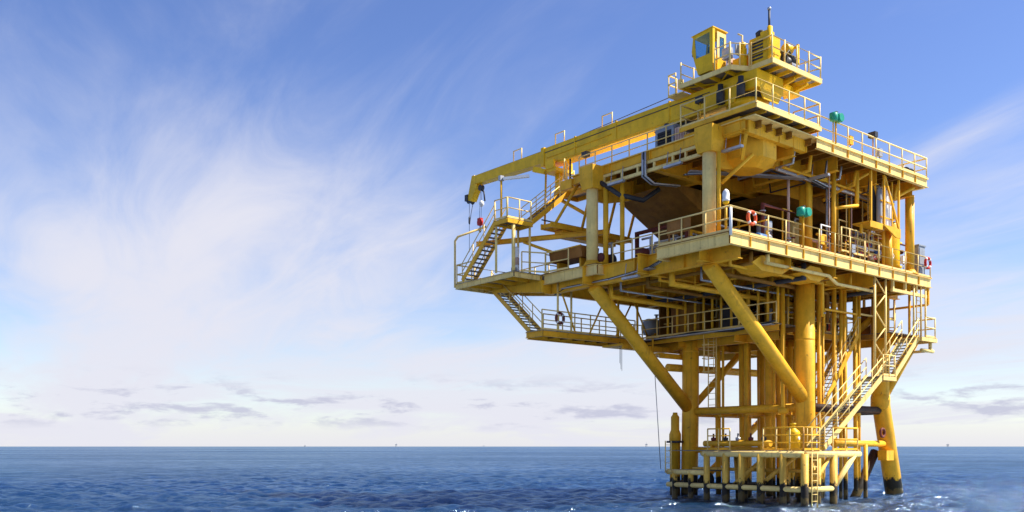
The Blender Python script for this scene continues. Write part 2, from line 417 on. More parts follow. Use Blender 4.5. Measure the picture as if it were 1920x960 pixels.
tubep('caisson', (12.6, .9, -3), (12.6, .9, 2.9), .11, 'leg')

# ---- well conductors between the legs
CG = [(10.0, 2.05), (11.35, 2.0), (12.35, 2.0), (13.4, 2.0), (7.75, 2.7), (9.9, 3.3), (9.9, 5.1), (9.9, 6.9), (9.8, 8.5), (11.4, 4.2), (11.4, 6.0), (11.5, 7.8), (13.0, 4.4), (13.0, 6.2),
      (13.1, 8.0), (14.5, 4.8), (14.5, 6.7), (9.3, 6.1), (10.7, 7.1), (12.2, 5.3), (12.2, 7.2), (10.6, 4.9)]
for i, (u, v) in enumerate(CG):
    mb = MB().tube((u+.2, v, -4), (u, v, 11.9), .12 if i < 5 else .16 if i % 3 else .2, 12)
    c = pp('conductor', mb, 'leg')
    part('centraliser', MB().lathe((u+.09, v, 0), [(.17, 4.45), (.27, 4.5), (.27, 4.75), (.17, 4.8)], 12), 'yel', c)
for i, (u, v) in enumerate([(9.2, 2.6), (9.2, 4.2), (9.25, 6.0), (9.2, 7.6), (12.2, 2.1), (10.5, 2.1), (14.0, 2.1)]):
    tubep('riser_pipe', (u, v, -2), (u, v, 11.5), .075 if i % 2 else .1, 'leg', 10)
for v in (3.4, 5.2, 7.0, 8.6):                       # conductor guide frame
    pp('guide_beam', MB().bar((8.6, v+.35, 4.6), (15.9, v+.35, 4.6), .16, .22))
for u in (10.7, 12.3, 13.8): pp('guide_beam', MB().bar((u, 1.9, 4.63), (u, 9.5, 4.63), .16, .22))

# ---- main deck (ZB)
PB = [(0,0), (18,0), (18,11.5), (15,11.5), (15,13), (.35,13), (.35,8.75), (1.35,8.75), (1.35,4.4), (0,4.4)]
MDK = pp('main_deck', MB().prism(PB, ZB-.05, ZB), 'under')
def girder(p, q, h, wd, m, parent, name='girder', stiff=0, side=None):
    o = part(name, MB().ibeam(p, q, h, wd), m, parent)
    if stiff:
        d = V(q)-V(p); L = d.length; n = int(L/stiff)
        key = (h, wd, abs(d.x) > abs(d.y))
        if key not in st_cache:
            a, b = (.012, wd/2-.012) if abs(d.x) > abs(d.y) else (wd/2-.012, .012)
            st_cache[key] = MB().box((-a, -b, -h+.03), (a, b, -.03)).mesh('stiffener', 'yel')
        for i in range(1, n): inst('stiffener', st_cache[key], V(p)+d*(i/n), o)
    return o
st_cache = {}
zt = ZB-.052
for a, b in (((.06,.06),(17.94,.06)), ):
    girder((*a, zt), (*b, zt), .52, .2, 'cream', MDK, 'edge_girder', 1.35)
for a, b in (((.1,.17),(.1,4.36)), ((1.42,4.45),(1.42,8.72)), ((.45,8.8),(.45,12.9)), ((17.9,.17),(17.9,11.4)), ((.2,4.34),(1.32,4.34)), ((.55,8.82),(1.32,8.82))):
    girder((*a, zt), (*b, zt), .52, .2, 'cream', MDK, 'edge_girder', 2.2)
girder((.5, 12.88, zt), (15.1, 12.88, zt), 1.0, .24, 'yel', MDK, 'edge_girder', 1.8)
for v in (1.9, 5.7, 9.6): girder((.2, v, zt-.004), (17.8, v, zt-.004), .95, .32, 'yel', MDK, 'main_girder', 2.4)
for u in (.95, 4.8, 8.6, 12.3, 16.): girder((u, .2, zt-.008), (u, 12.8 if u < 15 else 11.4, zt-.008), 1.0, .32, 'yel', MDK, 'main_girder', 2.6)
for i in range(22):
    u = 1.7+i*.74
    if min(abs(u-x) for x in (4.8, 8.6, 12.3, 16)) < .3: continue
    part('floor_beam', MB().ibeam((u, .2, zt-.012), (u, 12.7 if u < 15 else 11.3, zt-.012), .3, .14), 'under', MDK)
# sloping haunch plates and bracket tubes that show beneath the sunlit edge
for u0, u1 in ((2.3, 5.2), (6.2, 8.3)):
    pp('haunch', MB().prism([(u0, zt-.95), (u0+.7, zt-.55), (u1-.5, zt-.55), (u1, zt-.95), (u1-.6, zt-1.25), (u0+.7, zt-1.25)], .55, 1.7, 'v'), 'yel')
pp('service_pipe', MB().path([(3.0, .35, ZB-.98), (8.2, .35, ZB-.98), (9.2, .5, ZB-1.25), (12.6, .5, ZB-1.25)], .085), 'cream')
pp('service_pipe', MB().path([(3.1, .3, ZB-.6), (3.1, .3, ZB-.95)], .1), 'cream')
# hung frame under the right end
fr = MB().bar((14.0, .2, ZB-1.06), (17.7, .2, ZB-1.06), .14, .16)
for u in (14.1, 15.4, 16.6): fr.bar((u, .2, ZB-.55), (u, .2, ZB-1.0), .13, .13)
pp('hung_frame', fr, 'cream')
fr = MB().bar((17.85, .15, ZB-.56), (17.85, .15, ZB-1.5), .12, .12).bar((17.85, .15, ZB-1.5), (17.85, 3.5, ZB-1.5), .12, .12)
pp('hung_frame', fr, 'yel')

# ---- upper deck (ZA)
AU0, AU1, AV0, AV1 = 1.2, 16.8, -.4, 11.6
UDK = pp('upper_deck', MB().prism([(AU0,AV0), (AU1,AV0), (AU1,AV1), (AU0,AV1)], ZA-.05, ZA), 'cream')
za = ZA-.052
girder((6.1, AV0+.07, za), (AU1-.05, AV0+.07, za), .46, .2, 'cream', UDK, 'edge_girder', 1.25)
girder((AU0+.1, .2, za), (AU0+.1, AV1-.1, za), .46, .24, 'yel', UDK, 'edge_girder', 2.4)
girder((AU1-.1, AV0+.2, za), (AU1-.1, AV1-.1, za), .46, .2, 'cream', UDK, 'edge_girder', 2.)
girder((AU0+.2, AV1-.1, za), (AU1-.2, AV1-.1, za), .46, .2, 'cream', UDK, 'edge_girder', 2.)
for v in (1.9, 5.7, 9.6): girder((AU0+.1, v, za-.004), (AU1-.2, v, za-.004), 1.0, .34, 'yel', UDK, 'main_girder', 2.4)
for u in (4.9, 8.6, 12.3, 16.): girder((u, .1, za-.008), (u, AV1-.2, za-.008), .95, .34, 'yel', UDK, 'main_girder', 2.6)
for i in range(19):
    u = 1.95+i*.78
    if min(abs(u-x) for x in (4.9, 8.6, 12.3, 16)) < .3: continue
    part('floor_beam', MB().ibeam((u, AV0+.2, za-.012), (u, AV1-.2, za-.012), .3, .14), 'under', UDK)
# lower chord ladder along the shaded side
ch = MB().bar((1.28, 2.4, ZA-1.02), (1.28, 9.2, ZA-1.02), .12, .16)
for v in (2.5, 3.6, 4.4, 5.6, 6.7, 7.8, 9.1): ch.bar((1.28, v, ZA-.94), (1.28, v, ZA-.5), .1, .1)
part('lower_chord', ch, 'cream', UDK)
part('lower_chord', MB().bar((1.26, 2.35, ZA-.6), (1.26, 9.3, ZA-.6), .1, .14), 'cream', UDK)
# big curved haunches below
for v in (1.9, 9.6):
    part('haunch', MB().prism([(1.3, za-.98), (4.5, za-.98), (3.6, za-1.35), (1.9, za-1.75), (1.3, za-1.75)], v-.09, v+.09, 'v'), 'yel', UDK)
for u in (8.6, 16.):
    part('haunch', MB().prism([(2.2, za-.95), (5.0, za-.95), (3.0, za-1.6), (2.2, za-2.0)], u-.08, u+.08, 'u'), 'yel', UDK)
part('haunch', MB().prism([(13.2, za-.9), (15.8, za-.9), (15.8, za-1.9), (15.2, za-1.9)], 1.8, 2.0, 'v'), 'yel', UDK)
# tapered boxes on the column heads
for v in (1.9, 9.6):
    part('column_head', MB().box((.45, v-.5, ZA-.75), (1.35, v+.5, ZA-.06)).prism([(.45,v-.5),(1.35,v-.5),(1.35,v+.5),(.45,v+.5)], ZA-.752, ZA-1.25, 'z', [(.55,v-.4),(1.25,v-.4),(1.25,v+.4),(.55,v+.4)]), 'yel', UDK)
# columns between the decks
for u, v, r in ((.9, 1.9, .31), (.9, 9.6, .31), (8.6, 1.9, .33), (8.6, 9.6, .33), (16., 1.9, .33), (16., 9.6, .33), (16.2, .35, .24)):
    c = pp('deck_column', MB().tube((u, v, ZB-.02), (u, v, ZA-.55 if u < 1 else ZA-.9), r, 20), 'cream' if u < 1 else 'yel')
    part('base_ring', MB().lathe((u, v, ZB), [(r+.16, 0), (r+.16, .05), (r+.02, .28)], 20), 'yel', c)
for p, q, r in (((.9,1.35,ZB), (.9,1.35,ZA-1.3), .09), ((8.2,1.5,ZB), (8.2,1.5,ZA-.9), .13), ((9.4,.8,ZB), (9.4,.8,ZA-.5), .12), ((1.3,9.0,ZB), (1.3,9.0,ZA-1.), .14), ((1.6,8.1,ZB), (1.6,8.1,ZA-1.), .12),
                ((13.7,.5,ZB), (13.7,.5,ZA-.5), .085), ((10.9,.4,ZB+2.9), (10.9,.4,ZA-.5), .11)):
    tubep('pipe_stanchion', p, q, r)
for p, q in (((9.0,.9,16.3), (5.2,1.6,16.4)), ((11.6,.2,ZA-.55), (10.0,1.8,15.6)), ((15.8,-.1,ZA-.6), (13.8,1.8,15.4)), ((12.4,.4,ZA-.5), (13.6,.5,14.6)), ((10.9,.35,15.2), (9.4,.8,14.9)), ((2.4,.6,16.2), (1.4,1.6,14.9))):
    tubep('knee_brace', p, q, .085)

# ---- crane walkway deck on the near corner
CW = pp('crane_walkway', MB().prism([(1.0,-.6), (6.0,-.6), (6.0,.9), (4.6,3.4), (2.3,3.75), (1.0,3.75)], ZA+.36, ZA+.40), 'grate')
part('edge_channel', MB().bar((1.02,-.6,ZA+.31), (6.05,-.6,ZA+.31), .06, .2), 'cream', CW)
part('edge_channel', MB().bar((1.0,-.57,ZA+.31), (1.0,3.75,ZA+.31), .06, .2), 'yel', CW)
part('edge_channel', MB().bar((6.02,-.56,ZA+.31), (6.02,.9,ZA+.31), .06, .2), 'yel', CW)
for u in (1.8, 2.8, 3.8, 4.8, 5.6): part('joist', MB().bar((u,-.55,ZA+.25), (u,3.2,ZA+.25), .08, .18), 'yel', CW)
part('support_girder', MB().box((1.45,.12,ZA-.62), (6.0,.42,ZA+.14)), 'yel', CW)
part('support_girder', MB().box((1.25,.45,ZA-.6), (1.55,3.7,ZA+.14)), 'yel', CW)
for u in (3.75, 5.9): part('girder_band', MB().box((u-.03,.08,ZA-.64), (u+.03,.46,ZA+.15)), 'yel', CW)
part('strut', MB().bar((1.5,.3,ZA-.6), (2.0,.9,ZA-1.55), .16, .16), 'yel', CW)
# pedestal foot: an octagonal tapered box under the deck
def octo(cu, cv, r): return [(cu+r*math.cos(math.pi/8+i*math.pi/4), cv+r*math.sin(math.pi/8+i*math.pi/4)) for i in range(8)]
PC = (3.35, 1.6)
part('pedestal_foot', MB().prism(octo(*PC, 1.35), ZA-.05, ZA-1.35).prism(octo(*PC, 1.35), ZA-1.351, ZA-1.7, 'z', octo(*PC, .75)), 'yel', CW)
railing([(2.3,3.7,ZA+.4), (1.03,3.7,ZA+.4), (1.03,-.57,ZA+.4), (5.97,-.57,ZA+.4), (5.97,.85,ZA+.4)], 1.35, CW)
railing([(1.75,4.0,ZA), (1.75,11.5,ZA)], 1.25)
railing([(6.2,-.33,ZA), (16.72,-.33,ZA), (16.72,11.5,ZA), (4.2,11.5,ZA)], 1.3)

# ---- main deck railings
railing([(.06,4.2,ZB), (.06,.06,ZB), (17.92,.06,ZB), (17.92,11.3,ZB)], 1.35)
railing([(1.42,8.6,ZB), (1.42,4.5,ZB)], 1.35)
railing([(9.6,.5,ZB+.45), (11.9,.5,ZB+.45)], .8, h=1.25, mids=(.42,.84))
railing([(12.4,.6,ZB+.6), (14.3,.6,ZB+.6)], .8, h=1.25, mids=(.42,.84))
railing([(.5,12.85,ZB), (14.9,12.85,ZB)], 1.6)
railing([(14.9,11.3,ZB), (17.8,11.3,ZB)], 1.6)

# ---- stair extension on the far left end of the main deck
EX = pp('stair_extension', MB().prism([(-1.6,13.02), (2.4,13.02), (2.4,18.4), (-1.6,18.4)], ZB-.05, ZB), 'grate')
for a, b, m in (((-1.6,13.1),(-1.6,18.4),'cream'), ((-1.55,18.36),(2.4,18.36),'cream'), ((2.36,13.1),(2.36,18.3),'yel'), ((-1.5,13.1),(.3,13.1),'cream'), ((.4,13.05),(.4,18.3),'yel')):
    part('edge_channel', MB().ibeam((*a, zt), (*b, zt), .26, .12), m, EX)
for v in (14.2, 15.4, 16.6, 17.6): part('joist', MB().bar((-1.5,v,zt-.12), (2.3,v,zt-.12), .09, .2), 'yel', EX)
part('cantilever_girder', MB().prism([(12.9, zt-.27), (17.2, zt-.27), (17.0, zt-.42), (12.9, zt-.95)], .30, .52, 'u'), 'yel', EX)
part('cantilever_girder', MB().prism([(12.9, zt-.27), (17.2, zt-.27), (17.0, zt-.42), (12.9, zt-.95)], 2.1, 2.3, 'u'), 'yel', EX)
railing([(-1.55,16.9,ZB), (-1.55,18.35,ZB), (2.3,18.35,ZB), (2.3,13.4,ZB)], 1.2)
railing([(-1.0,13.1,ZB), (.25,12.6,ZB), (.4,10.9,ZB)], 1.2)
pp('bent_davit_pipe', MB().path([(-1.62,18.45,ZB-.2), (-1.62,18.45,14.75), (-1.55,18.25,14.98), (-.2,17.3,15.6)], .06), 'rail')
# mid landing with posts, flights
ML = pp('stair_landing', MB().box((-2.0,13.1,15.0), (-.25,14.25,15.05)), 'grate')
for p, q in (((-2.0,13.1),(-.25,13.1)), ((-2.0,14.25),(-.25,14.25)), ((-2.0,13.1),(-2.0,14.25)), ((-.25,13.1),(-.25,14.25))):
    part('edge_channel', MB().bar((*p, 14.9), (*q, 14.9), .08, .22), 'yel', ML)
for u, v in ((-1.5,13.2), (-.35,13.2), (-1.9,14.2), (-.35,14.2)):
    part('landing_post', MB().tube((u, v, ZB), (u, v, 14.85), .1 if u == -1.5 else .065, 12), 'cream', ML)
railing([(-1.95,13.15,15.05), (-.3,13.15,15.05)], .8, ML); railing([(-2.0,14.2,15.05), (-1.95,13.2,15.05)], .8, ML)
stair((-1.55,17.25,ZB), (-1.55,14.2,15.0), 'u', .82, 14)
stair((-.25,13.65,15.0), (3.0,13.65,ZA), 'v', .8, 13)
TL = pp('stair_landing', MB().box((2.6,11.6,ZA-.05), (4.4,14.5,ZA)), 'grate')
for p, q in (((2.6,11.65),(2.6,14.5)), ((4.4,11.65),(4.4,14.5)), ((2.6,14.5),(4.4,14.5))): part('edge_channel', MB().bar((*p, ZA-.16), (*q, ZA-.16), .08, .24), 'yel', TL)
railing([(4.35,11.7,ZA), (4.35,14.45,ZA), (2.65,14.45,ZA), (2.65,14.1,ZA)], .9, TL); railing([(1.3,12.2,ZA), (2.6,13.2,ZA)], .9, TL)
part('landing_beam', MB().bar((2.7,11.5,ZA-.38), (2.7,14.4,ZA-.38), .16, .3), 'yel', TL)
part('landing_beam', MB().bar((1.25,11.5,ZA-.4), (1.25,12.4,ZA-.4), .16, .5), 'yel', TL)
tubep('landing_strut', (2.7, 14.3, ZA-.4), (3.0, 11.6, ZB+3.2), .1)
# boom rest
BR = pp('boom_rest', MB().tube((2.75,14.25,ZA-.4), (2.75,14.25,18.55), .2, 16), 'crane')
part('saddle', MB().box((2.05,13.75,18.5), (3.45,14.75,18.68)).box((2.0,13.9,18.68), (2.14,14.6,19.15)).box((3.36,13.9,18.68), (3.5,14.6,19.15)), 'crane', BR)
part('saddle_arm', MB().bar((2.1,14.7,18.62), (1.9,15.5,18.9), .22, .3), 'crane', BR)
tubep('rest_strut', (1.95, 14.6, ZA-2.2), (2.05, 14.6, 18.6), .06)
tubep('rest_strut', (2.1, 12.6, ZA-.3), (2.1, 12.6, ZA+1.35), .05, 'dgrey')
# monorail beams left of the deck
pp('monorail_beam', MB().ibeam((-1.6,16.4,14.35), (2.4,9.8,14.45), .26, .2), 'yel')
tubep('monorail_strut', (-.2, 13.9, 14.1), (.6, 12.4, 13.4), .08)
MR = pp('equipment_gantry', MB().box((.3,12.95,14.7), (6.6,13.05,15.0)), 'yel')
part('gantry_beam', MB().box((.3,12.15,14.7), (6.6,12.25,15.0)), 'yel', MR)
for i in range(9): part('gantry_rung', MB().box((.35+i*.75,12.26,14.75), (.6+i*.75,12.94,14.95)), 'yel', MR)
part('gantry_rail', MB().bar((.0,12.6,15.12), (6.8,12.6,15.12), .06, .06), 'dgrey', MR)
for u in (.6, 2.6, 4.6, 6.3): part('gantry_hanger', MB().tube((u,12.2,14.9), (max(u,1.6),11.4,ZA-.4), .08, 8), 'yel', MR)
part('gantry_plate', MB().box((1.2,12.3,14.35), (5.4,12.9,14.69)), 'yel', MR)

# ---- cellar deck (ZC)
CDK = pp('cellar_deck', MB().prism([(7.4,2.7), (9.3,2.7), (9.3,3.4), (15.2,3.4), (15.2,.9), (17.7,.9), (17.7,13.6), (-.3,13.6), (-.3,12.2), (7.4,12.2)], ZC-.05, ZC), 'grate')
zc = ZC-.052
for a, b, h in (((7.45,2.7),(7.45,12.1),.3), ((9.3,3.45),(15.2,3.45),.3), ((15.25,1.),(15.25,3.4),.3), ((-.25,12.25),(-.25,13.6),.3), ((-.2,13.55),(17.6,13.55),.36), ((-.2,12.25),(7.4,12.25),.3), ((17.65,1.),(17.65,13.5),.3)):
    girder((*a, zc), (*b, zc), h, .16, 'yel', CDK, 'edge_girder')
for v in (5.6, 9.5): girder((7.6, v, zc-.004), (17.5, v, zc-.004), .6, .24, 'yel', CDK, 'main_girder')
for u in (8.6, 12.3, 15.9): girder((u, 3.5 if u < 15 else 1., zc-.008), (u, 13.4, zc-.008), .62, .24, 'yel', CDK, 'main_girder')
for i in range(10): part('floor_beam', MB().bar((8.+i*1.0, 2.8 if i < 2 else 3.5 if i < 7 else 1.1, zc-.14), (8.+i*1.0, 13.4, zc-.14), .1, .24), 'under', CDK)
for i in range(8): part('floor_beam', MB().bar((.3+i*.95, 12.3, zc-.12), (.3+i*.95, 13.5, zc-.12), .08, .2), 'under', CDK)
LW = pp('lower_catwalk', MB().box((4.6,11.0,ZC-.62), (9.6,12.6,ZC-.5)).bar((4.6,11.0,ZC-.68), (9.6,11.0,ZC-.68), .1, .25), 'yel')
LW = pp('lower_catwalk', MB().box((6.6,10.0,ZC-1.1), (9.9,11.2,ZC-.98)).bar((6.6,10.0,ZC-1.16), (9.9,10.0,ZC-1.16), .1, .25).bar((7.0,10.9,ZC-1.0), (7.0,10.9,ZC-.1), .08, .08).bar((9.4,10.9,ZC-1.0), (9.4,10.9,ZC-.1), .08, .08), 'yel')
railing([(7.3,2.75,ZC), (7.3,12.0,ZC)], 1.2, CDK); railing([(-.25,12.3,ZC), (7.0,12.3,ZC)], 1.2, CDK); railing([(.9,13.52,ZC), (14,13.52,ZC)], 1.5, CDK)
railing([(9.35,3.48,ZC), (15.1,3.48,ZC)], 1.2, CDK); railing([(17.62,2.,ZC), (17.62,13.4,ZC)], 1.6, CDK)
for u in (.9, 1.9): tubep('hanger_post', (u, 12.3, ZC), (u, 12.3, ZB-.5), .06, 'cream')
for p, q in (((1.0,12.3,ZB-.6), (2.2,12.3,ZC+.05)), ((4.6,12.3,ZB-.9), (3.3,12.3,ZC+.05)), ((6.8,12.3,ZB-.9), (5.4,12.3,ZC+.05)), ((6.9,12.3,ZB-.9), (8.2,12.3,ZC+.05))): tubep('hanger_brace', p, q, .05)
for u, v in ((7.5,2.8), (7.5,4.6), (7.5,6.4), (7.5,8.2), (7.5,10.2), (9.4,3.5), (11.2,3.5), (7.5,3.4), (7.5,4.0), (7.5,5.2), (7.6,5.8), (7.5,7.0), (7.5,7.6), (7.5,8.9), (7.5,9.5), (5.6,12.3), (7.2,12.3), (17.6,1.1), (17.6,7), (8.9,3.6), (8.2,5.2), (8.8,7.3), (14.6,3.5), (12.9,3.5)):
    tubep('hanger_post', (u, v, ZC), (u, v, ZB-.6), .07)
stair((.3,13.4,ZC), (1.1,17.9,ZB-.1), 'u', .95, 15)
# right-hand landing platform at the end of the long stair
RP = pp('stair_landing', MB().box((15.9,-.45,8.72), (17.6,.9,8.77)), 'grate')
for p, q in (((15.9,-.45),(17.6,-.45)), ((17.6,-.45),(17.6,.9)), ((15.9,-.4),(15.9,.9))): part('edge_channel', MB().bar((*p, 8.64), (*q, 8.64), .1, .2), 'cream', RP)
railing([(16.5,-.4,8.77), (17.55,-.4,8.77), (17.55,.85,8.77)], .9, RP)
part('under_beam', MB().bar((17.4,-.3,8.1), (17.4,.8,8.1), .14, .14).bar((17.4,-.2,8.1), (17.4,-.2,8.6), .14, .14).tube((16.4,-.2,8.08), (17.7,-.2,8.08), .1), 'cream', RP)
for u in (16.2, 17.0, 17.5): tubep('hanger_post', (u, .12, 8.7), (u, .12, ZB-.5), .05, 'rail')
# lattice hanger and long stair on the sunlit side
LT = pp('lattice_hanger', MB().tube((12.35,.25,6.3), (12.35,.25,ZB-.5), .075, 10).tube((13.45,.25,6.3), (13.45,.25,ZB-.5), .06, 10), 'cream')
zs = [6.5+i*.87 for i in range(7)]
for i in range(6):
    a, b = (12.35, 13.45) if i % 2 == 0 else (13.45, 12.35)
    part('lattice_bar', MB().tube((a,.25,zs[i]), (b,.25,zs[i+1]), .035, 8), 'rail', LT)
SL = pp('stair_landing', MB().box((12.2,-.3,6.42), (13.5,.75,6.47)), 'grate')
for p, q in (((12.2,-.3),(13.5,-.3)), ((12.2,.75),(13.5,.75)), ((13.5,-.25),(13.5,.7))): part('edge_channel', MB().bar((*p, 6.34), (*q, 6.34), .08, .2), 'cream', SL)
railing([(12.25,-.28,6.47), (13.45,-.28,6.47)], .6, SL)
stair((6.9,.22,2.75), (12.3,.22,6.45), 'v', .95, 24, m='cream')
stair((13.4,.22,6.45), (16.0,.22,8.74), 'v', .95, 13, m='cream')
stair((10.2,2.3,4.95), (13.6,2.3,8.9), 'v', .8, 18)

# ---- boat landing
BL = pp('boat_landing', MB().box((4.95,-.3,2.56), (9.6,1.1,2.60)).box((4.95,1.1,2.56), (8.3,7.9,2.60)), 'grate')
def bl(name, mb, m='land'): return part(name, mb, m, BL)
FU = 4.7
bl('top_rail', MB().tube((FU,-.6,2.42), (FU,5.35,2.42), .15, 14), 'cream')
bl('top_rail', MB().tube((FU,5.2,1.45), (FU,7.75,1.45), .14, 14), 'cream')
bl('bottom_rail', MB().tube((FU,-.6,.78), (FU,7.75,.78), .13, 14), 'cream')
bl('top_rail', MB().tube((FU,-.6,2.42), (9.4,-.6,2.42), .15, 14), 'cream')
bl('bottom_rail', MB().tube((FU,-.6,.78), (7.1,-.6,.78), .13, 14), 'cream')
for v in (7.26, 6.17): bl('fender_post', MB().tube((FU, v, -2.5), (FU, v, 1.5), .14, 14))
for v in (5.12, 3.94, 2.97, 1.87, .57): bl('fender_post', MB().tube((FU, v, -2.5), (FU, v, 2.45), .16, 14))
for v in (4.5, 3.4, 2.4, 1.2): bl('inner_post', MB().tube((FU+.9, v, -2.5), (FU+.9, v, 2.5), .12, 12))
for u in (FU, 7.1): bl('corner_post', MB().tube((u,-.6,-2.5), (u,-.6,2.45), .18, 16))
bl('corner_post', MB().tube((5.9,-.55,-2.5), (5.9,-.55,2.45), .12, 12))
for v in (7.6, 4.4): bl('cross_member', MB().tube((FU, v, .8), L3('left', .8) if v > 5 else (8.5, v, .8), .13, 12))
for v in (-.5, 2.0, 5.2): bl('cross_member', MB().tube((FU, v, 2.4), (8.5, min(v+.0, 9), 2.4), .13, 12))
bl('diagonal', MB().tube((7.1,-.6,.8), (8.9,-.6,2.35), .14, 14), 'cream')
bl('diagonal', MB().tube((FU+.2,3.6,.85), (FU+1.6,2.6,2.35), .11, 12)); bl('diagonal', MB().tube((FU+.2,2.1,.85), (FU+1.6,.9,2.35), .11, 12))
bl('diagonal', MB().tube((5.4,-.5,.85), (6.9,-.5,2.3), .1, 12))
bl('boundary_beam', MB().tube((8.2,1.4,2.42), (8.2,8.3,2.42), .14, 12), 'yel')
for v in (.2, 1.6, 3.1, 4.6, 6.6): bl('inner_post', MB().tube((6.6, v, -2.5), (6.6, v, 2.5), .13, 12))
for v in (.9, 2.4, 3.9): bl('diagonal', MB().tube((5.6, v, .8), (6.6, v+.9, 2.4), .08, 10))
for z_, r_ in ((1.6, .09), (.75, .12)): bl('stringer', MB().tube((6.6, -.4, z_), (6.6, 7.6, z_), r_, 12))
bl('stringer', MB().tube((5.6, -.5, .7), (5.6, 7.7, .7), .12, 12))
for v in (6.7, 5.6): bl('fender_tyre', MB().torus((5.3, v, 1.05), .34, .12, 'u'), 'black')
bl('low_platform', MB().box((4.95,5.4,1.5), (8.3,7.9,1.56)), 'grate')
railing([(5.,-.35,2.6), (5.,1.9,2.6)], .75, BL, mids=(.38,.74), mt='yel'); railing([(7.3,-.45,2.6), (9.5,-.45,2.6), (9.5,.9,2.6)], 1.1, BL, mt='yel')
railing([(5.,3.9,2.6), (5.,5.3,2.6)], .7, BL, mids=(.38,.74), mt='yel'); railing([(5.,-.35,2.6), (6.3,-.35,2.6)], .65, BL, mids=(.38,.74), mt='yel')
# swing ladders
def ladder(base, h, ax, wd, m='rail', cage=False, parent=None):
    b = V(base); wv = V((wd/2,0,0)) if ax == 'u' else V((0,wd/2,0))
    mb = MB().tube(b-wv, b-wv+V((0,0,h)), .03, 8).tube(b+wv, b+wv+V((0,0,h)), .03, 8)
    o = pp('ladder', mb, m, parent); me = MB().tube(-wv, wv, .018, 6).mesh('rung', m)
    for i in range(int(h/.32)): inst('rung', me, b+V((0,0,.2+i*.32)), o)
    if cage:
        nv = V((0,1,0)) if ax == 'u' else V((1,0,0))
        pts = [wv*(1.25*math.cos(math.pi*i/8))-nv*(.75*math.sin(math.pi*i/8)) for i in range(9)]
        hm = MB().path(pts, .022, 6).mesh('cage_hoop', m)
        for i in range(int((h-2.)/.75)+1): inst('cage_hoop', hm, b+V((0,0,2.+i*.75)), o)
        cb = MB()
        for i in (1, 4, 7): cb.tube(b+pts[i]+V((0,0,2.)), b+pts[i]+V((0,0,h)), .018, 6)
        part('cage_bar', cb, m, o)
    return o
ladder((4.52,7.55,1.4), 1.7, 'v', .4, parent=BL); ladder((5.2,-.8,-.6), 3.1, 'u', .45, 'cream', parent=BL)
ladder((8.0,7.4,4.9), 4.1, 'v', .55, 'rail', True); ladder((13.1,.9,ZB), 4.6, 'u', .5, 'rail', True)
ladder((17.2,.35,8.8), 3.2, 'u', .5, 'rail')
# pile guide with flange beside the left leg
PG = pp('pile_guide', MB().lathe((7.9,10.0,0), [(.3,-3), (.3,3.0), (.34,3.02), (.34,3.5), (.24,3.75), (.24,4.5), (.15,4.62), (.13,4.75)], 16), 'leg')
part('flange', MB().lathe((7.9,10.0,0), [(.5,3.0), (.5,3.12)], 18), 'dgrey', PG)
part('clamp', MB().bar((7.9,10.0,3.06), (8.5,9.6,3.06), .3, .1), 'dgrey', PG)
RG = pp('mooring_ring', MB().torus((15.05,1.3,3.55), .22, .07, 'v'), 'maroon')
part('ring_lug', MB().bar((15.25,1.35,3.55), (15.9,1.7,3.55), .1, .12), 'maroon', RG)

# ---- pipework, cable trays and fixtures that belong to the structure
CT = pp('cable_tray', MB().bar((1.1,12.,ZB-.86), (1.1,8.4,ZB-.86), .5, .05).bar((1.1,8.4,ZB-.86), (.7,5.2,ZB-.78), .4, .05), 'galv')
for i in range(5):
    o_ = -.16+i*.08
    part('cable', MB().path([(1.1+o_,12.6,ZB-1.1), (1.1+o_,11.6,ZB-.8), (1.1+o_,8.4,ZB-.8), (.75+o_*.8,5.4,ZB-.72), (.6+o_*.6,4.6,ZB-.55)], .03, 6), ('dgrey', 'galv', 'dgrey', 'silver', 'dgrey')[i], CT)
CT = pp('cable_tray', MB().bar((7.2,11.6,ZC-.12), (7.2,2.9,ZC-.05), .4, .05), 'galv')
for i in range(3): part('cable', MB().path([(7.1+i*.09,12.6,ZC-.25), (7.1+i*.09,8.,ZC+.02), (7.1+i*.09,5.4,ZC-.16), (7.15+i*.09,2.8,ZC+.1)], .04, 6), 'dgrey', CT)
CT = pp('cable_tray', MB().bar((2.0,4.0,ZA-1.38), (7.4,1.2,ZA-1.38), .4, .05), 'galv')
for i in range(4): part('cable', MB().path([(1.9,4.+i*.09,ZA-1.5), (3.6,3.1+i*.09,ZA-1.32), (6.0,1.8+i*.09,ZA-1.32), (7.4,1.1+i*.09,ZA-1.2), (8.9,.8+i*.09,ZA-1.6)], .035, 6), ('galv','dgrey','galv','dgrey')[i], CT)
DR = pp('cable_riser', MB().bar((1.12,6.1,ZA-.5), (1.12,6.1,ZA-1.25), .3, .06), 'galv')
for i in range(3): part('cable', MB().path([(1.06,6.0+i*.1,ZA-.1), (1.06,6.0+i*.1,ZA-1.3), (1.6,5.9+i*.1,ZA-1.6), (3.2,5.6+i*.1,ZA-1.5)], .045, 6), ('silver','dgrey','galv')[i], DR)
HV = pp('cable_bundle', MB().path([(1.1,9.2,ZA-.9), (1.5,8.2,ZA-1.7), (2.4,7.4,ZA-2.0), (3.4,7.2,ZA-1.3)], .12), 'dgrey')
for i, (u, v, zz) in enumerate(((1.05,8.0,ZA-1.2), (1.05,4.2,ZA-1.2), (1.3,.9,ZA-1.2), (.55,6.5,ZB-1.05), (7.6,.5,ZA-1.4), (14.5,.9,ZA-1.5))):
    LF = pp('strip_light', MB().box((u-.09, v-.55, zz-.06), (u+.09, v+.55, zz+.05)), 'galv')
    for s_ in (-.4, .4): part('hanger', MB().tube((u, v+s_, zz), (u+.1, v+s_, zz+.75), .02, 6), 'galv', LF)
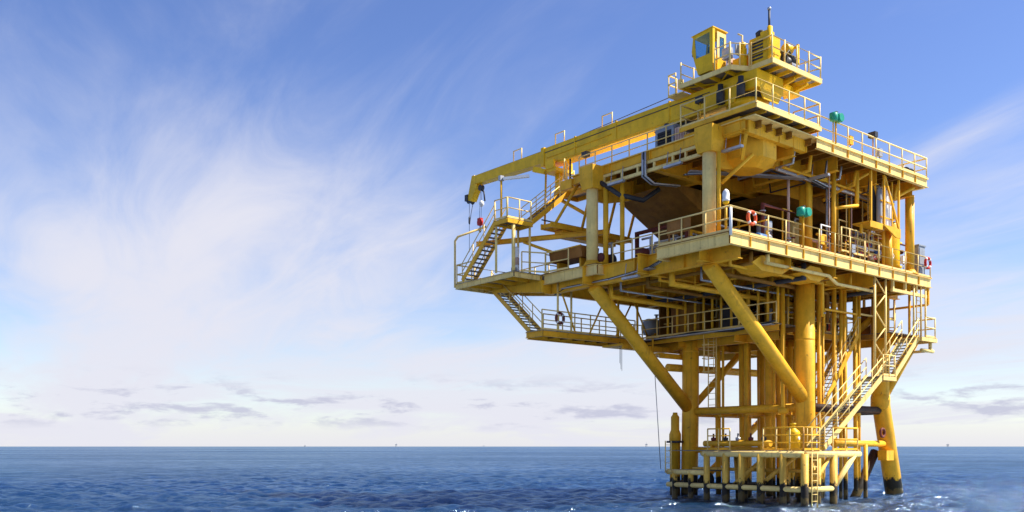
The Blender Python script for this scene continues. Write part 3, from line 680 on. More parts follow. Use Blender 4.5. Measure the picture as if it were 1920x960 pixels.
# process piping on the main and cellar decks
rp = random.Random(21)
for i in range(26):
    u0, v0 = rp.uniform(3, 16.5), rp.uniform(1.0, 8.5); z0 = ZB+rp.uniform(.3, 2.6); L = rp.uniform(1.5, 4.5); r = rp.choice((.045, .06, .08, .11))
    if rp.random() < .5: pts = [(u0, v0, ZB), (u0, v0, z0), (min(17.2, u0+L), v0, z0), (min(17.2, u0+L), v0, z0+rp.choice((-.6, 1.2)))]
    else: pts = [(u0, v0, ZB), (u0, v0, z0), (u0, min(11, v0+L), z0), (u0, min(11, v0+L), ZB)]
    po = pp('process_pipe', MB().path(pts, r), rp.choice(('yel', 'yel', 'cream', 'silver', 'galv', 'maroon')))
    part('flange', MB().lathe((u0, v0, z0-.35), [(r*1.9, 0), (r*1.9, .06)], 12), 'galv', po)
for i in range(26):
    u0, v0 = rp.uniform(8.2, 17), rp.uniform(1.4, 11); z0 = ZC+rp.uniform(.3, 1.9); L = rp.uniform(1.5, 4.5); r = rp.choice((.04, .06, .08, .1))
    if rp.random() < .5: pts = [(u0, v0, ZC), (u0, v0, z0), (min(17.8, u0+L), v0, z0), (min(17.8, u0+L), v0, ZB-.7)]
    else: pts = [(u0, v0, ZB-.7), (u0, v0, z0), (u0, min(12, v0+L), z0), (u0, min(12, v0+L), ZC)]
    po = pp('process_pipe', MB().path(pts, r), rp.choice(('yel', 'yel', 'yel', 'cream', 'galv', 'maroon')))
    part('flange', MB().lathe((u0, v0, z0-.25), [(r*1.9, 0), (r*1.9, .06)], 12), 'galv', po)
for i, (u, v) in enumerate(((6.9, 11.9), (7.3, 12.2), (7.7, 12.6), (8.1, 12.9))):
    pp('hanging_rope', MB().tube((u-2.2, v-.6, ZC-.4), (u-2.2, v-.6, ZC-1.6-.3*(i % 2)), .012, 5), 'dgrey')
pp('mooring_rope', MB().tube((7.3, 11.1, ZC-1.0), (7.45, 10.7, 1.5), .022, 6), 'galv')

# pipe and cable runs slung below the main deck
for i in range(9):
    v = 1.2+i*1.15; zz = ZB-1.15-.13*(i % 4)
    po = pp('slung_pipe', MB().path([(1.5+.4*(i % 3), v, ZB-.6), (1.5+.4*(i % 3), v, zz), (9.+(i*2.3) % 7, v, zz), (9.+(i*2.3) % 7, v, ZC+.3)], (.07, .1, .05, .13)[i % 4]), ('yel', 'under', 'galv', 'yel')[i % 4])
    for u in (3.2, 6.4): part('hanger', MB().bar((u, v, zz-.1), (u, v, ZB-.4), .05, .05), 'yel', po)
for i in range(7):
    u = 2.4+i*2.1; zz = ZB-1.02-.1*(i % 3)
    pp('slung_pipe', MB().path([(u, .7, ZB-.5), (u, .7, zz), (u, 10.8, zz), (u, 10.8, ZB-.5)], (.09, .06, .12)[i % 3]), ('under', 'yel', 'dgrey')[i % 3])
for i, (u, v, w_, d_, h_, m) in enumerate(((8.3,8.9,1.1,1.6,1.5,'under'), (8.2,6.2,.8,1.2,1.2,'dgrey'), (9.4,10.6,1.4,.8,1.7,'brown'), (10.3,4.6,.9,.5,1.6,'under'), (15.2,7.4,1.2,2.,1.8,'brown'), (13.6,9.4,1.6,1.2,1.6,'dgrey'), (16.6,3.2,.9,1.1,1.5,'brown'))):
    eq = pp('equipment_box', MB().box((u-w_/2, v-d_/2, ZC+.12), (u+w_/2, v+d_/2, ZC+.12+h_)), m)
    part('plinth', MB().box((u-w_/2-.05, v-d_/2-.05, ZC), (u+w_/2+.05, v+d_/2+.05, ZC+.119)), 'yel', eq)
    part('lid', MB().box((u-w_/2-.04, v-d_/2-.04, ZC+.121+h_), (u+w_/2+.04, v+d_/2+.04, ZC+.18+h_)), m, eq)
# spool pieces, risers and junction boxes crowding the sunlit side of the main deck
rs_ = random.Random(12)
for i in range(22):
    u = 6.6+i*.45+rs_.uniform(-.12, .12); v = rs_.uniform(.55, 2.6); zt2 = rs_.choice((ZB+1.1, ZB+1.6, ZB+2.4, ZA-.6, ZA-.6)); rr = rs_.choice((.035, .05, .07))
    pts = [(u, v, ZB-.02), (u, v, zt2)]
    if zt2 < ZA-1: pts += [(u+rs_.choice((-.7, .8)), v, zt2), (pts[1][0]+.05, v+.9, zt2)][:1]
    po = pp('spool_pipe', MB().path(pts, rr, 8), rs_.choice(('yel', 'cream', 'yel', 'galv', 'pink', 'white')))
    part('flange', MB().lathe((u, v, ZB+.45+.3*(i % 3)), [(rr*2.1, 0), (rr*2.1, .07)], 10), rs_.choice(('galv', 'maroon', 'yel')), po)
    if i % 2: part('flange', MB().lathe((u, v, ZB+.62+.3*(i % 3)), [(rr*2.1, 0), (rr*2.1, .07)], 10), 'galv', po)
for i, (u, v, z0, m) in enumerate(((3.1,.16,ZB+.5,'galv'), (7.4,.16,ZB+.45,'yel'), (10.2,.16,ZB+.4,'galv'), (15.3,.16,ZB+.5,'white'), (12.2,-.2,ZA+.35,'galv'), (9.4,-.2,ZA+.4,'yel'))):
    jb = pp('junction_box', MB().box((u-.16, v, z0), (u+.16, v+.16, z0+.42)), m)
    part('conduit', MB().tube((u, v+.08, z0+.02), (u, v+.08, z0-.5), .03, 8), 'galv', jb)
for i in range(8):                                   # pipe runs and conduits under the upper deck
    u = 5.4+i*1.35
    pp('overhead_pipe', MB().path([(u, .4, ZA-.55), (u, .5, ZA-1.15-.1*(i % 3)), (u+.2, 3.8, ZA-1.15-.1*(i % 3)), (u+.2, 3.9, ZA-.6)], (.05, .08, .035)[i % 3], 8), ('galv', 'yel', 'dgrey')[i % 3])
for i in range(3): pp('overhead_pipe', MB().path([(5.2, .9+.35*i, ZA-1.3), (15.4, .9+.35*i, ZA-1.3-.05*i), (15.5, .9+.35*i, ZA-2.2)], (.06, .09, .045)[i], 8), ('yel', 'silver', 'dgrey')[i])
# hanging bottle-rack bracket below the upper deck
BK = pp('hung_bracket', MB().box((11.3,-.1,14.35), (14.3,.9,14.42)).box((11.3,-.12,14.1), (12.5,-.06,14.42)).prism([(12.6,14.4), (14.35,14.4), (14.35,13.9), (13.9,13.9)], -.12, -.05, 'v'), 'yel')
for u in (11.4, 12.7, 14.2): part('bracket_hanger', MB().bar((u,-.08,14.4), (u,-.08,ZA-.5), .1, .1), 'yel', BK)
for v in (.3, .85): part('bracket_hanger', MB().bar((14.2,v,14.4), (14.2,v,ZA-.5), .08, .08), 'yel', BK)
part('bracket_diagonal', MB().bar((12.75,-.1,ZA-.55), (14.15,-.1,14.45), .09, .09), 'yel', BK)
part('bracket_column', MB().tube((14.1,.5,ZB), (14.1,.5,14.35), .24, 14), 'yel', BK)
part('bracket_beam', MB().bar((11.3,.4,14.3), (11.3,.4,ZB+1.6), .1, .1), 'yel', BK)
# ---- plated walls at the back of the decks
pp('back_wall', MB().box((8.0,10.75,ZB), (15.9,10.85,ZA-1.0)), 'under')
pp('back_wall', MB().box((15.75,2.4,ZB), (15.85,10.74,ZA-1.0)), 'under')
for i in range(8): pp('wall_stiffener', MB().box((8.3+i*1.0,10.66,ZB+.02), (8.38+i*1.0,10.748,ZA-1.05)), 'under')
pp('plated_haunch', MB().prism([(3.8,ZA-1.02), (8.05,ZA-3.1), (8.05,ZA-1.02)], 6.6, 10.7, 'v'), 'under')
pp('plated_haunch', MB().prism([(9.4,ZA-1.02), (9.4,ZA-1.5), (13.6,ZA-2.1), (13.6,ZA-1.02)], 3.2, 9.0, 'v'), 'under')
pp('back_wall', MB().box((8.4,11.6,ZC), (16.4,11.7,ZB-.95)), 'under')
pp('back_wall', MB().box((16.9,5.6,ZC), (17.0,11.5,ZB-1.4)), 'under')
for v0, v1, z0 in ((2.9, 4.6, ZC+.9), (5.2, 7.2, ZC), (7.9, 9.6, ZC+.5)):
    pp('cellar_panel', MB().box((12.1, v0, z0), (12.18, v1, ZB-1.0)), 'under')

# ================================================================ THINGS
# ---- pedestal crane
CR = thing('pedestal_crane', 'yellow pedestal crane with operator cab and long boom resting over the platform', 'crane', (PC[0], PC[1], ZA))
def cr(name, mb, m='crane', parent=None): return part(name, mb, m, parent or CR)
cr('pedestal', MB().lathe((PC[0], PC[1], 0), [(.85, ZA), (.85, 18.7), (.98, 18.75), (.98, 19.0)], 28))
cr('slew_ring', MB().lathe((PC[0], PC[1], 0), [(1.02, 19.0), (1.02, 19.22), (.9, 19.25)], 28), 'dgrey')
tr = cr('turret', MB().box((2.35,.35,19.25), (4.4,2.7,20.06)))
cr('turret_plate', MB().prism([(2.5,19.2), (4.2,19.2), (3.9,18.75), (2.8,18.75)], .28, .346, 'v'), 'crane', tr)
cr('slew_motor', MB().lathe((2.05,1.0,0), [(.2,18.9), (.2,19.5), (.13,19.55), (.13,19.8)], 12), 'dgrey', tr)
cr('slew_motor', MB().lathe((2.1,2.2,0), [(.2,18.9), (.2,19.5), (.13,19.55), (.13,19.8)], 12), 'dgrey', tr)
cr('boom_cylinder', MB().tube((2.75,3.2,18.55), (2.75,6.8,19.0), .17, 14).tube((2.75,2.4,18.5), (2.75,3.3,18.56), .24, 14), 'dgrey', tr)
# machinery deck
ZD = 20.3
MD = cr('machinery_deck', MB().prism([(2.5,.5), (6.2,.5), (6.2,1.2), (4.6,2.4), (4.6,4.3), (1.65,4.3), (1.65,1.3), (2.5,.85)], ZD-.05, ZD), 'grate')
cr('edge_channel', MB().bar((2.46,-.4,ZD-.08), (6.4,-.4,ZD-.08), .07, .22), 'cream', MD)
cr('edge_channel', MB().bar((2.5,-.36,ZD-.08), (2.5,.84,ZD-.08), .07, .22), 'cream', MD)
cr('edge_channel', MB().bar((1.65,1.3,ZD-.08), (1.65,4.3,ZD-.08), .07, .22), 'cream', MD)
cr('edge_channel', MB().bar((2.5,.86,ZD-.08), (1.65,1.3,ZD-.08), .07, .22), 'cream', MD)
cr('edge_channel', MB().bar((6.4,-.36,ZD-.08), (6.2,1.2,ZD-.08), .07, .22), 'crane', MD)
cr('edge_channel', MB().bar((1.65,4.3,ZD-.08), (4.6,4.3,ZD-.08), .07, .22), 'crane', MD)
for i in range(5):
    u0 = 2.58+i*.77; gm = MB()
    for k in range(9): gm.bar((u0+.04+k*.083,-.35,ZD-.03), (u0+.04+k*.083,.5,ZD-.03), .022, .05)
    for k in range(4): gm.bar((u0,-.3+k*.25,ZD-.015), (u0+.72,-.3+k*.25,ZD-.015), .015, .015)
    go = cr('grating_panel', gm, 'galv', MD); go['kind'] = 'stuff'
for i in range(6): cr('joist', MB().bar((2.53+i*.766,-.36,ZD-.14), (2.53+i*.766,1.6 if i < 5 else 1.1,ZD-.14), .07, .17), 'crane', MD)
for v in (1.6, 2.5, 3.4, 4.2): cr('joist', MB().bar((1.7,v,ZD-.14), (4.5,v,ZD-.14), .07, .17), 'crane', MD)
for p, q in (((1.8,4.1), (3.2,1.7)), ((1.8,1.5), (3.2,3.4))): cr('cross_brace', MB().bar((*p,ZD-.16), (*q,ZD-.16), .06, .06), 'crane', MD)
for u in (4.7, 5.7): cr('cantilever_beam', MB().prism([(1.2,ZD-.235), (-.1,ZD-.235), (-.1,ZD-.32), (1.2,ZD-.62)], u-.07, u+.07, 'u'), 'crane', MD)
cr('cantilever_beam', MB().box((4.38,.6,ZD-.6), (6.1,1.1,ZD-.24)), 'crane', MD)
def crail(pts, sp=1.0):
    mb = MB()
    for zz in (1.05, .55): mb.path([(p[0], p[1], ZD+zz) for p in pts], .027, 8)
    ro = cr('railing', mb, 'rail', MD)
    for a, b in zip(pts[:-1], pts[1:]):
        a, b = V((*a, ZD)), V((*b, ZD)); n = max(1, round((b-a).length/sp))
        for i in range(n+(b == V((*pts[-1], ZD)))): inst('post', post_me, a.lerp(b, i/n), ro)
crail([(2.5,.75), (2.5,-.37), (6.36,-.37), (6.18,1.15)])
crail([(1.68,1.32), (2.48,.86)], .5)
cr('hydraulic_tank', MB().box((2.75,1.25,ZD), (3.9,2.0,ZD+.75)).lathe((3.1,1.6,ZD+.75), [(.1,0), (.1,.14), (.05,.18)], 10), 'crane', MD)
cr('valve_bank', MB().box((2.62,2.05,ZD), (3.2,2.25,ZD+.9)), 'pink', MD)
cr('instrument_panel', MB().box((2.05,1.28,ZD+.62), (2.42,1.34,ZD+1.08)), 'grey', MD)
for u_ in (2.9, 3.3, 3.7): cr('hydraulic_hose', MB().path([(u_,1.3,ZD+.7), (u_,1.1,ZD+1.0), (u_-.1,.9,ZD+.8), (u_-.1,.9,ZD+.3)], .03, 6), 'dgrey', MD)
cr('lamp_post', MB().path([(2.35,1.15,ZD), (2.35,1.15,ZD+1.5), (2.2,1.3,ZD+1.6)], .035, 6), 'rail', MD)
crail([(4.55,2.45), (4.55,4.27), (1.7,4.27)])
crail([(1.68,1.35), (1.68,2.2)], .8)
fb = MB()
for zz in (.0, .55, 1.0): fb.path([(1.7,4.6,ZD-.3+zz), (1.7,5.05,ZD-.3+zz), (2.3,5.05,ZD-.3+zz)], .03, 8)
for p in ((1.7,4.6), (1.7,5.05), (2.3,5.05)): fb.tube((*p,ZD-.35), (*p,ZD+.72), .03, 8)
fb.bar((2.0,4.2,ZD-.33), (2.0,5.1,ZD-.33), .6, .05); fb.box((1.75,4.3,ZD-.1), (1.95,4.5,ZD+.35))
cr('front_step', fb, 'cream', MD)
# cab
c0, c1, cu0, cu1 = 2.38, 3.5, 1.7, 2.75
prof = [(c0, ZD+.16), (c1-.28, ZD+.16), (c1+.1, ZD+1.35), (c1+.02, ZD+2.08), (c0, ZD+2.14)]
cab = cr('cab', MB().prism([(c0,ZD+.16), (c1-.28,ZD+.16), (c1-.05,ZD+.93), (c0,ZD+.93)], cu0+.041, cu1-.041, 'u'), 'crane')
cr('ceiling', MB().prism([(c0,ZD+2.0), (c1+.0,ZD+1.96), (c1+.0,ZD+2.07), (c0,ZD+2.13)], cu0+.041, cu1-.041, 'u'), 'crane', cab)
cr('seat', MB().box((2.0,2.75,ZD+.94), (2.45,2.85,ZD+1.45)).box((2.0,2.85,ZD+.94), (2.45,3.2,ZD+1.05)), 'dgrey', cab)
for u in (cu0, cu1-.04):
    sp_ = MB().prism([(c0,ZD+.16), (c1-.28,ZD+.16), (c1-.03,ZD+.98), (c0,ZD+.98)], u, u+.04, 'u')
    sp_.prism([(c0,ZD+.98), (c0+.14,ZD+.98), (c0+.14,ZD+2.14), (c0,ZD+2.14)], u, u+.04, 'u').prism([(c0+.14,ZD+1.98), (c1+.02,ZD+1.94), (c1+.02,ZD+2.08), (c0+.14,ZD+2.14)], u, u+.04, 'u')
    sp_.prism([(c1-.16,ZD+.98), (c1-.03,ZD+.98), (c1+.1,ZD+1.35), (c1+.02,ZD+1.94), (c1-.08,ZD+1.94)], u, u+.04, 'u')
    cr('side_panel', sp_, 'crane', cab)
    win = cr('window', MB().prism([(c0+.14,ZD+.98), (c1-.16,ZD+.98), (c1-.08,ZD+1.94), (c0+.14,ZD+1.98)], u+.012, u+.028 if u > 2 else u+.03, 'u'), 'glass', cab)
dr = cr('door', MB().box((cu0+.34,c0-.04,ZD+.2), (cu1-.08,c0+.0,ZD+.85)), 'crane', cab)
for a_, b_ in ((cu0+.34, cu0+.5), (cu1-.2, cu1-.08)): cr('door_frame', MB().box((a_,c0-.04,ZD+.85), (b_,c0,ZD+2.05)), 'cream', cab)
cr('door_frame', MB().box((cu0+.5,c0-.04,ZD+1.85), (cu1-.2,c0,ZD+2.05)), 'cream', cab)
cr('front_window', MB().prism([(c1-.18,ZD+.55), (c1+.085,ZD+1.3), (c1+.105,ZD+1.3), (c1-.16,ZD+.55)], cu0+.12, cu1-.12, 'u'), 'glass', cab)
cr('door_window', MB().box((cu0+.5,c0-.03,ZD+.85), (cu1-.2,c0-.01,ZD+1.85)), 'glass', cab)
cr('corner_post', MB().bar((cu0+.06,c0-.03,ZD+.1), (cu0+.06,c0-.03,ZD+2.16), .16, .06), 'crane', cab)
cr('grab_rail', MB().path([(cu0+.26,c0-.02,ZD+.5), (cu0+.26,c0-.1,ZD+.55), (cu0+.26,c0-.1,ZD+1.6), (cu0+.26,c0-.02,ZD+1.65)], .02, 6), 'rail', cab)
cr('roof_lip', MB().prism([(c0-.08,ZD+2.14), (c1+.1,ZD+2.07), (c1+.1,ZD+2.11), (c0-.08,ZD+2.19)], cu0-.03, cu1+.03, 'u'), 'crane', cab)
cr('lamp', MB().lathe((cu1-.2,c0-.25,ZD+.3), [(.06,0), (.16,.06), (.16,.2), (.1,.26)], 12, 'v'), 'white', cab)
cr('mirror', MB().box((cu0+.1,c1+.1,ZD+1.2), (cu0+.3,c1+.16,ZD+1.5)), 'dgrey', cab)
cr('cab_mount', MB().box((cu0+.15,c0+.1,ZD), (cu1-.15,c1-.35,ZD+.16)), 'dgrey', cab)
# engine house, tanks, exhaust
en = cr('engine_house', MB().box((2.62,-.02,ZD), (3.62,.95,ZD+1.3)))
for k in range(6): cr('louvre', MB().box((2.595,.2,ZD+.25+k*.15), (2.618,.82,ZD+.33+k*.15)), 'dgrey', en)
cr('door_panel', MB().box((2.8,-.05,ZD+.12), (3.5,-.022,ZD+1.2)), 'crane', en)
cr('oil_tank', MB().tube((2.66,-.14,ZD+.02), (2.66,-.14,ZD+1.55), .12, 14), 'crane', en)
cr('air_cleaner', MB().lathe((3.0,.6,ZD+1.3), [(.1,0), (.1,.12), (.22,.14), (.24,.32), (.12,.42)], 14), 'dgrey', en)
cr('roof_box', MB().box((2.7,.0,ZD+1.3), (3.2,.4,ZD+1.5)), 'crane', en)
ex = cr('exhaust_stack', MB().tube((2.95,.1,ZD+1.5), (2.95,.1,ZD+2.5), .055, 10), 'dgrey')
cr('rain_cap', MB().lathe((2.95,.1,ZD+2.48), [(.06,0), (.09,.03), (.09,.1), (.03,.14)], 10), 'galv', ex)
cr('exhaust_collar', MB().tube((2.95,.1,ZD+1.5), (2.95,.1,ZD+1.75), .085, 10), 'crane', ex)
wf = cr('winch_frame', MB().box((5.0,-.05,ZD), (5.12,.06,ZD+1.45)).box((5.0,.8,ZD), (5.12,.92,ZD+1.4)).box((5.0,.06,ZD+1.3), (5.12,.8,ZD+1.4)))
cr('winch_post', MB().box((4.1,.8,ZD), (4.22,.92,ZD+1.1)), 'crane', wf)
cr('winch_drum', MB().lathe((4.15,.4,ZD+.62), [(.42,0), (.42,.06), (.28,.07), (.28,.72), (.42,.73), (.42,.79)], 20, 'u'), 'dgrey', wf)
cr('upper_drum', MB().lathe((4.55,.4,ZD+1.28), [(.2,0), (.24,.05), (.24,.45), (.2,.5)], 16, 'u'), 'crane', wf)
cr('hydraulic_motor', MB().lathe((3.75,.4,ZD+.75), [(.17,0), (.17,.3), (.1,.34)], 14, 'u'), 'crane', wf)
cr('hydraulic_hose', MB().path([(3.7,.1,ZD+.2), (4.2,-.1,ZD+.9), (4.7,-.05,ZD+.5), (5.0,.1,ZD+.15)], .035, 6), 'dgrey', wf)
cr('valve_box', MB().box((4.3,-.2,ZD), (4.9,.1,ZD+.35)), 'galv', wf)
cr('control_box', MB().box((1.95,1.55,ZD+.55), (2.2,2.0,ZD+1.05)).box((2.05,1.75,ZD), (2.1,1.8,ZD+.55)), 'galv', MD)
cr('fuel_bracket', MB().box((2.3,1.0,ZD), (2.5,1.3,ZD+.9)).lathe((2.4,1.15,ZD+.9), [(.14,0), (.14,.25), (.05,.32)], 12), 'crane', MD)
# boom: outer box, inner section, nose
bu0, bu1 = 2.32, 3.1
boom = cr('boom', MB().prism([(1.6,18.85), (1.2,19.6), (2.2,19.98), (15.3,20.1), (15.3,19.12), (14.0,19.02)], bu0, bu1, 'u'))
cr('inner_boom', MB().prism([(15.2,19.32), (22.0,19.6), (22.0,20.12), (15.2,20.02)], bu0+.09, bu1-.09, 'u'), 'crane', boom)
cr('boom_collar', MB().box((bu0-.05,15.05,19.06), (bu1+.05,15.32,20.16)), 'crane', boom)
for v in (5.5, 9.2, 12.4): cr('boom_collar', MB().box((bu0-.03,v,18.86+.016*(v-2)), (bu1+.03,v+.1,20.03+.008*(v-2))), 'crane', boom)
cr('side_rib', MB().bar((bu0-.015,3.0,19.74), (bu0-.015,15.0,19.82), .03, .035), 'dgrey', boom)
cr('side_rib', MB().bar((bu0-.015,2.2,19.0), (bu0-.015,15.0,19.16), .03, .06), 'crane', boom)
cr('nose', MB().prism([(21.8,19.5), (22.1,20.2), (22.35,20.2), (22.85,18.75), (22.45,18.6)], bu0+.16, bu1-.16, 'u'), 'crane', boom)
cr('nose_sheave', MB().lathe((bu0+.2,22.72,18.75), [(.26,0), (.2,.12), (.2,.2), (.26,.34)], 16, 'u'), 'dgrey', boom)
cr('nose_bracket', MB().box((bu0+.1,22.75,18.7), (bu1-.1,23.05,19.1)), 'dgrey', boom)
cr('sheave_block', MB().lathe((bu0+.25,21.6,19.3), [(.2,0), (.15,.1), (.2,.22)], 14, 'u'), 'dgrey', boom)
cr('limit_switch_arm', MB().path([(2.7,21.9,19.5), (2.7,21.35,19.0), (2.7,21.25,18.4)], .05, 6), 'dgrey', boom)
for v, zz in ((10.4, 20.06), (14.2, 20.09), (18.0, 20.06)):
    cr('grab_hoop', MB().path([(bu0+.1,v,zz-.03), (bu0+.1,v,zz+.62), (bu0+.1,v-.75,zz+.62), (bu0+.1,v-.75,zz-.03)], .03, 8), 'rail', boom)
cr('luffing_line', MB().tube((2.7,3.2,20.5), (2.7,15.2,20.16), .02, 6).tube((2.7,15.2,20.16), (2.7,22.2,20.24), .02, 6), 'dgrey', boom)
cr('cable_trough', MB().box((bu0-.05,9.6,19.46), (bu0-.025,14.8,19.52)), 'crane', boom)
cr('hoist_line', MB().tube((2.62,22.8,18.8), (2.62,22.8,15.4), .016, 6), 'dgrey', boom)
cr('tackle_line', MB().path([(2.78,22.6,18.6), (2.72,22.75,17.9), (2.65,22.8,17.2)], .02, 6), 'dgrey', boom)
cr('weight_chain', MB().lathe((2.62,22.8,17.2), [(.03,0), (.06,.1), (.06,.4), (.03,.5)], 8), 'dgrey', boom)

hk = thing('hook_block', 'red hook block hanging on two thin wires below the boom tip', 'hook', (2.7, 21.75, 16.6))
part('block', MB().lathe((2.62,21.75,17.15), [(.08,-.02), (.24,.0), (.24,.16), (.08,.18)], 16, 'u').box((2.58,21.6,16.95), (2.82,21.9,17.4)), 'red', hk)
part('hook', MB().path([(2.7,21.75,16.97), (2.7,21.75,16.75), (2.7,21.85,16.62), (2.7,21.75,16.52), (2.7,21.63,16.62)], .035, 8), 'dgrey', hk)
part('wire', MB().tube((2.7,21.66,17.3), (2.7,21.55,19.3), .014, 6), 'dgrey', hk)
part('wire', MB().tube((2.7,21.84,17.3), (2.7,21.68,19.3), .014, 6), 'dgrey', hk)
part('overhaul_ball', MB().lathe((2.7,21.6,18.3), [(.04,-.2), (.15,-.1), (.17,0), (.15,.1), (.04,.2)], 14), 'white', hk)

# ---- life rings
def ring(pos, nrm, label, m='orange'):
    b = (pos[0], pos[1], pos[2]-.33)
    o = thing('life_ring', label, 'life ring', b, 'life rings on the platform')
    part('ring', MB().torus(pos, .28, .075, nrm), m, o)
    for i in range(4):
        a = math.pi/4+i*math.pi/2; d = {'v': V((math.cos(a),0,math.sin(a))), 'u': V((0,math.cos(a),math.sin(a)))}[nrm]; c = V(pos)+d*.28
        t_ = V((-d.z,0,d.x)) if nrm == 'v' else V((0,-d.z,d.y))
        part('band', MB().tube(c-t_*.05, c+t_*.05, .08, 8), 'white', o)
    return o
ring((1.45,-.04,13.0), 'v', 'orange life ring on the sunlit main deck rail, near the white lantern')
ring((17.45,-.04,13.0), 'v', 'orange-red life ring at the rail end beside the tall grey cabinet', 'red')
ring((.95,12.18,ZC+.7), 'v', 'dark red life ring on the catwalk rail below the main deck', 'maroon')

# ---- corner lantern, teal horns
la = thing('lantern_post', 'white navigation lantern on a post at the main deck corner', 'lantern', (.25,.45,ZB))
part('post', MB().tube((.25,.45,ZB), (.25,.45,13.55), .06, 10), 'yel', la)
part('bracket', MB().lathe((.25,.45,13.5), [(.06,0), (.14,.05), (.14,.12), (.1,.15)], 12), 'crane', la)
part('lantern', MB().lathe((.25,.45,13.64), [(.16,0), (.17,.08), (.15,.1), (.16,.34), (.12,.46), (.04,.54)], 16), 'white', la)
part('tube_lamp', MB().tube((-.02,-.02,ZB-.2), (-.02,-.02,ZB+1.0), .07, 10), 'white', la)
def horn(b, zt_, label):
    o = thing('signal_horn', label, 'signal horn', b, 'teal signal horns')
    part('post', MB().tube(b, (b[0], b[1], zt_), .045, 8), 'yel', o)
    part('drum', MB().lathe((b[0]-.22, b[1]-.02, zt_+.14), [(.14,-.2), (.2,-.17), (.2,.17), (.14,.2)], 14), 'teal', o)
    part('drum', MB().lathe((b[0]+.18, b[1]-.05, zt_+.16), [(.2,-.18), (.22,-.1), (.22,.18), (.12,.25)], 14, 'v'), 'teal', o)
    part('cap', MB().box((b[0]-.04, b[1]-.06, zt_+.3), (b[0]+.1, b[1]+.08, zt_+.46)), 'dgrey', o)
horn((5.45,-.03,ZB), 13.75, 'teal twin-drum signal horn on a post at the main deck rail')
horn((7.6,-.42,ZA), ZA+1.1, 'teal twin-drum signal horn on the upper deck rail against the sky')

# ---- upper deck units
ac = thing('air_conditioner', 'grey boxy air conditioning unit with dark grille on the upper deck', 'air conditioner', (2.4,5.5,ZA))
part('housing', MB().box((1.95,4.95,ZA), (2.95,6.15,ZA+1.25)), 'grey', ac)
part('grille', MB().box((1.9,5.1,ZA+.25), (1.948,5.95,ZA+.95)), 'black', ac)
for k in range(5): part('slat', MB().box((1.88,5.1,ZA+.3+k*.14), (1.899,5.95,ZA+.34+k*.14)), 'dgrey', ac)
part('fan_cowl', MB().lathe((2.2,5.6,ZA+1.25), [(.14,0), (.14,.12), (.1,.16)], 12), 'dgrey', ac)
cp = thing('corrugated_crate', 'faded pink corrugated crate beside the grey air conditioning unit', 'crate', (2.4,4.4,ZA))
part('body', MB().box((1.98,3.9,ZA), (2.9,4.9,ZA+.95)), 'pink', cp)
for k in range(6): part('rib', MB().box((1.94,3.95+k*.16,ZA+.04), (1.978,4.02+k*.16,ZA+.9)), 'pink', cp)
for i, (u, v, lab) in enumerate(((15.9,.1,'dark reel of hose lying at the far end of the upper deck'),)):
    o = thing('hose_reel', lab, 'hose reel', (u, v, ZA))
    part('drum', MB().lathe((u-.3, v+.2, ZA+.3), [(.28,0), (.28,.05), (.18,.06), (.18,.44), (.28,.45), (.28,.5)], 14, 'u'), 'dgrey', o)
    part('stand', MB().box((u-.35, v, ZA), (u+.25, v+.4, ZA+.06)), 'maroon', o)

# ---- main deck equipment
sk = thing('brown_skip', 'rusty brown steel trough raised at the shaded deck end by the stair', 'trough', (1.3,12.,ZB))
part('trough', MB().prism([(.75,ZB+.62), (1.9,ZB+.62), (2.0,ZB+1.2), (.65,ZB+1.2)], 10.2, 12.75, 'v'), 'brown', sk)
for v in (10.5, 12.3): part('foot', MB().box((.95,v,ZB), (1.7,v+.15,ZB+.62)), 'yel', sk)
part('rim', MB().bar((.66,10.2,ZB+1.2), (.66,12.75,ZB+1.2), .06, .06), 'yel', sk)
bp = single('steel_sheet', MB().box((.1,2.35,ZB+.45), (.14,3.75,ZB+1.1)).box((.1,2.4,ZB), (.14,2.46,ZB+.45)).box((.1,3.6,ZB), (.14,3.66,ZB+.45)), 'brown', 'flat rusty brown sheet standing inside the shaded deck rail', 'steel sheet', (.12,3.,ZB))
gc = thing('grey_cabinet', 'tall grey electrical cabinet at the sunlit right end of the main deck', 'cabinet', (17.45,.62,ZB))
part('body', MB().box((17.1,.3,ZB), (17.8,.95,ZB+1.75)), 'grey', gc)
part('roof', MB().box((17.05,.25,ZB+1.75), (17.85,1.0,ZB+1.82)), 'grey', gc)
part('door', MB().box((17.16,.27,ZB+.1), (17.74,.298,ZB+1.65)), 'grey', gc)
wc = thing('white_canister', 'slim white canister on a stand at the open stair extension', 'canister', (-1.3,12.9+.5,ZB))
part('stand', MB().box((-1.42,13.3,ZB), (-1.18,13.5,ZB+.25)), 'grey', wc)
part('tube', MB().lathe((-.95,13.6,ZB), [(.12,0), (.14,.05), (.14,1.35), (.08,1.45)], 14), 'white', wc)
part('clip', MB().lathe((-.95,13.6,ZB), [(.15,.45), (.15,.85)], 14), 'pink', wc)
def vessel(u, v, z, r, L, axis, m, lab, name='pressure_vessel', cat='vessel', group=None):
    o = thing(name, lab, cat, (u, v, z), group)
    part('shell', MB().vessel((u, v, z+r+.35), r, L, axis), m, o)
    for s_ in (-.32, .32):
        d = (s_*L, 0) if axis == 'u' else (0, s_*L)
        a = (.08, r*.7) if axis == 'u' else (r*.7, .08)
        part('saddle', MB().box((u+d[0]-a[0], v+d[1]-a[1], z), (u+d[0]+a[0], v+d[1]+a[1], z+.35+r*.5)), 'yel', o)
    part('nozzle', MB().tube((u, v, z+2*r+.25), (u, v, z+2*r+.65), .08, 10).lathe((u, v, z+2*r+.6), [(.14,0), (.14,.06)], 12), 'galv', o)
    return o
vessel(5.2,7.6,ZB,.62,3.2,'v','cream','long pale yellow pressure vessel lying deep under the upper deck')
